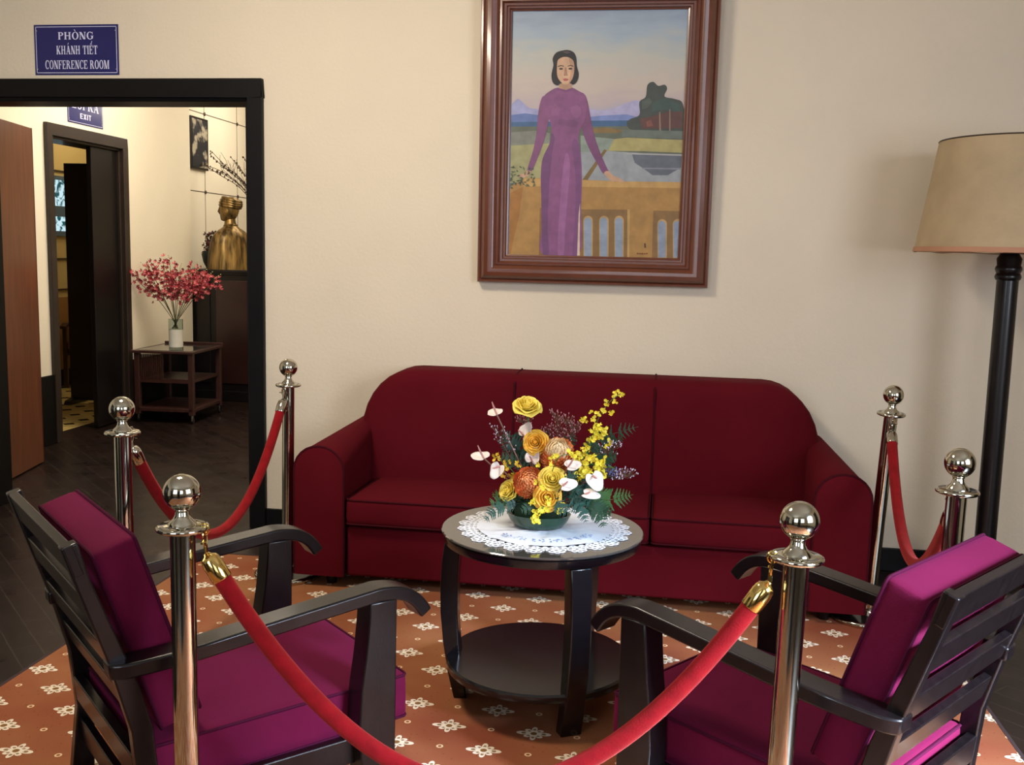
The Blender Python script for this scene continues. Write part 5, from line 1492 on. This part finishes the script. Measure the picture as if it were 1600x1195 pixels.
F_([(590, 600, 0.03), (520, 460, 0.03), (480, 390, 0.03)], 0.040, DG, 13)
F_([(560, 620, 0.0), (470, 560, 0.0), (400, 540, 0.0)], 0.034, DG, 13)
F_([(560, 820, -0.04), (430, 830, -0.04), (330, 860, -0.05)], 0.034, mat('mid_green_fern', (58, 100, 46)), 13)
F_([(520, 850, -0.06), (380, 900, -0.08), (300, 980, -0.09)], 0.030, DG2, 14)
F_([(520, 820, -0.04), (420, 800, -0.04), (345, 800, -0.03)], 0.026, mat('mid_green_fern', (58, 100, 46)), 12)
F_([(900, 700, -0.06), (960, 690, -0.06), (1060, 700, -0.06)], 0.040, DG2, 13)
F_([(880, 760, -0.08), (930, 770, -0.08), (1000, 830, -0.09)], 0.040, DG2, 13)
F_([(840, 700, -0.07), (850, 650, -0.07), (900, 640, -0.07)], 0.030, DG2, 12)
F_([(860, 780, -0.10), (900, 830, -0.11), (930, 860, -0.11)], 0.034, DG2, 12)
F_([(780, 560, 0.03), (830, 440, 0.03), (880, 380, 0.03)], 0.030, DG, 12)
F_([(700, 560, 0.03), (640, 480, 0.03), (600, 430, 0.03)], 0.030, DG, 12)
F_([(640, 830, -0.08), (600, 870, -0.10), (540, 900, -0.11)], 0.028, DG, 12)
F_([(760, 820, -0.10), (800, 860, -0.12), (860, 900, -0.125)], 0.028, DG2, 12)
F_([(860, 740, -0.09), (900, 760, -0.10), (940, 800, -0.11)], 0.036, DG2, 13)
F_([(990, 650, 0.01), (1090, 600, 0.0), (1150, 605, 0.0)], 0.030, DG, 12)

def statice(path, col, seed, n=46, top=0.028):
    rn = random.Random(seed); sp = spline(path, 6)
    mb = MB().tube(sp, 0.0014, 4); N = len(sp)
    for i in range(n):
        ii = rn.randint(int(N * 0.55), N - 1); p = sp[ii]
        q = p + Vector((rn.uniform(-top, top), rn.uniform(-top, top) * 0.6, rn.uniform(0, top)))
        mb.tube([p, (p + q) / 2 + Vector((0, 0, -0.003)), q], 0.0009, 3, cap=False)
        mb.ball(q, (0.0018, 0.0018, 0.0028), 5, 4, mi=1)
    mb.build('statice_sprig', [mat('brown_sprig_stem', (96, 66, 50), 0.7), col], FA, merge=False)
LIL = mat('dull_pink_statice', (176, 130, 136), 0.7, noise=0.2, nscale=30)
LIW = mat('pale_lilac_statice', (206, 196, 214), 0.7, noise=0.1, nscale=30)
BLU = mat('blue_statice', (96, 120, 190), 0.7, noise=0.2, nscale=30)
statice([core_, AC(760, 480, 0.03), AC(760, 270, 0.03)], LIL, 1)
statice([core_, AC(790, 480, 0.03), AC(830, 290, 0.03)], LIL, 2)
statice([core_, AC(820, 460, 0.03), AC(880, 330, 0.03)], LIL, 3)
statice([core_, AC(700, 480, 0.03), AC(700, 370, 0.03)], LIL, 4)
statice([core_, AC(600, 520, 0.03), AC(560, 350, 0.03), AC(530, 300, 0.03)], LIL, 9)
statice([core_, AC(500, 600, 0.0), AC(420, 480, 0.0), AC(375, 385, 0.0)], LIW, 5)
statice([core_, AC(1000, 650, 0.0), AC(1150, 650, 0.0), AC(1235, 620, 0.0)], LIW, 6, n=70)
statice([core_, AC(1000, 640, -0.02), AC(1080, 640, -0.02), AC(1120, 615, -0.02)], BLU, 7, n=70)
statice([core_, AC(1000, 520, 0.0), AC(1100, 480, 0.0), AC(1130, 440, 0.0)], LIW, 8)
# broad leaves low around the bowl
lf_ = [((560, 840), (-1, -0.6, 0.2), 0.05), ((500, 870), (-1, -0.7, 0.0), 0.045), ((450, 820), (-1, -0.3, 0.1), 0.05), ((880, 850), (1, -0.8, 0.0), 0.06), ((960, 800), (1, -0.4, 0.1), 0.06), ((1000, 700), (1, -0.4, 0.3), 0.05), ((1100, 590), (1, -0.3, 0.1), 0.04), ((640, 800), (-0.3, -1, 0.1), 0.04), ((760, 800), (0.5, -1, 0.0), 0.05)]
for i, (c, d, L) in enumerate(lf_):
    mb = MB(); p = AC(*c, -0.05 if d[1] > -0.9 else -0.09); d = Vector(d).normalized()
    s = d.cross(Vector((0, 0, 1))).normalized(); up_ = s.cross(d)
    v = []; f = []; n = 8
    p = p - d * L * 0.5
    for j in range(n + 1):
        t = j / n; w = L * 0.30 * math.sin(math.pi * min(1, t * 0.97 + 0.03)) ** 0.8
        c0 = p + d * L * t + up_ * (0.12 * L * math.sin(t * 3.1))
        v += [c0 - s * w + up_ * w * 0.3, c0, c0 + s * w + up_ * w * 0.3]
    for j in range(n):
        f += [(3*j, 3*j+3, 3*j+4, 3*j+1), (3*j+1, 3*j+4, 3*j+5, 3*j+2)]
    mb.add(v, f); mb.tube([core_, p], 0.0015, 4)
    mb.build('leaf', [GREENS, DG, DG2][i % 3], FA, angle=80, merge=False)
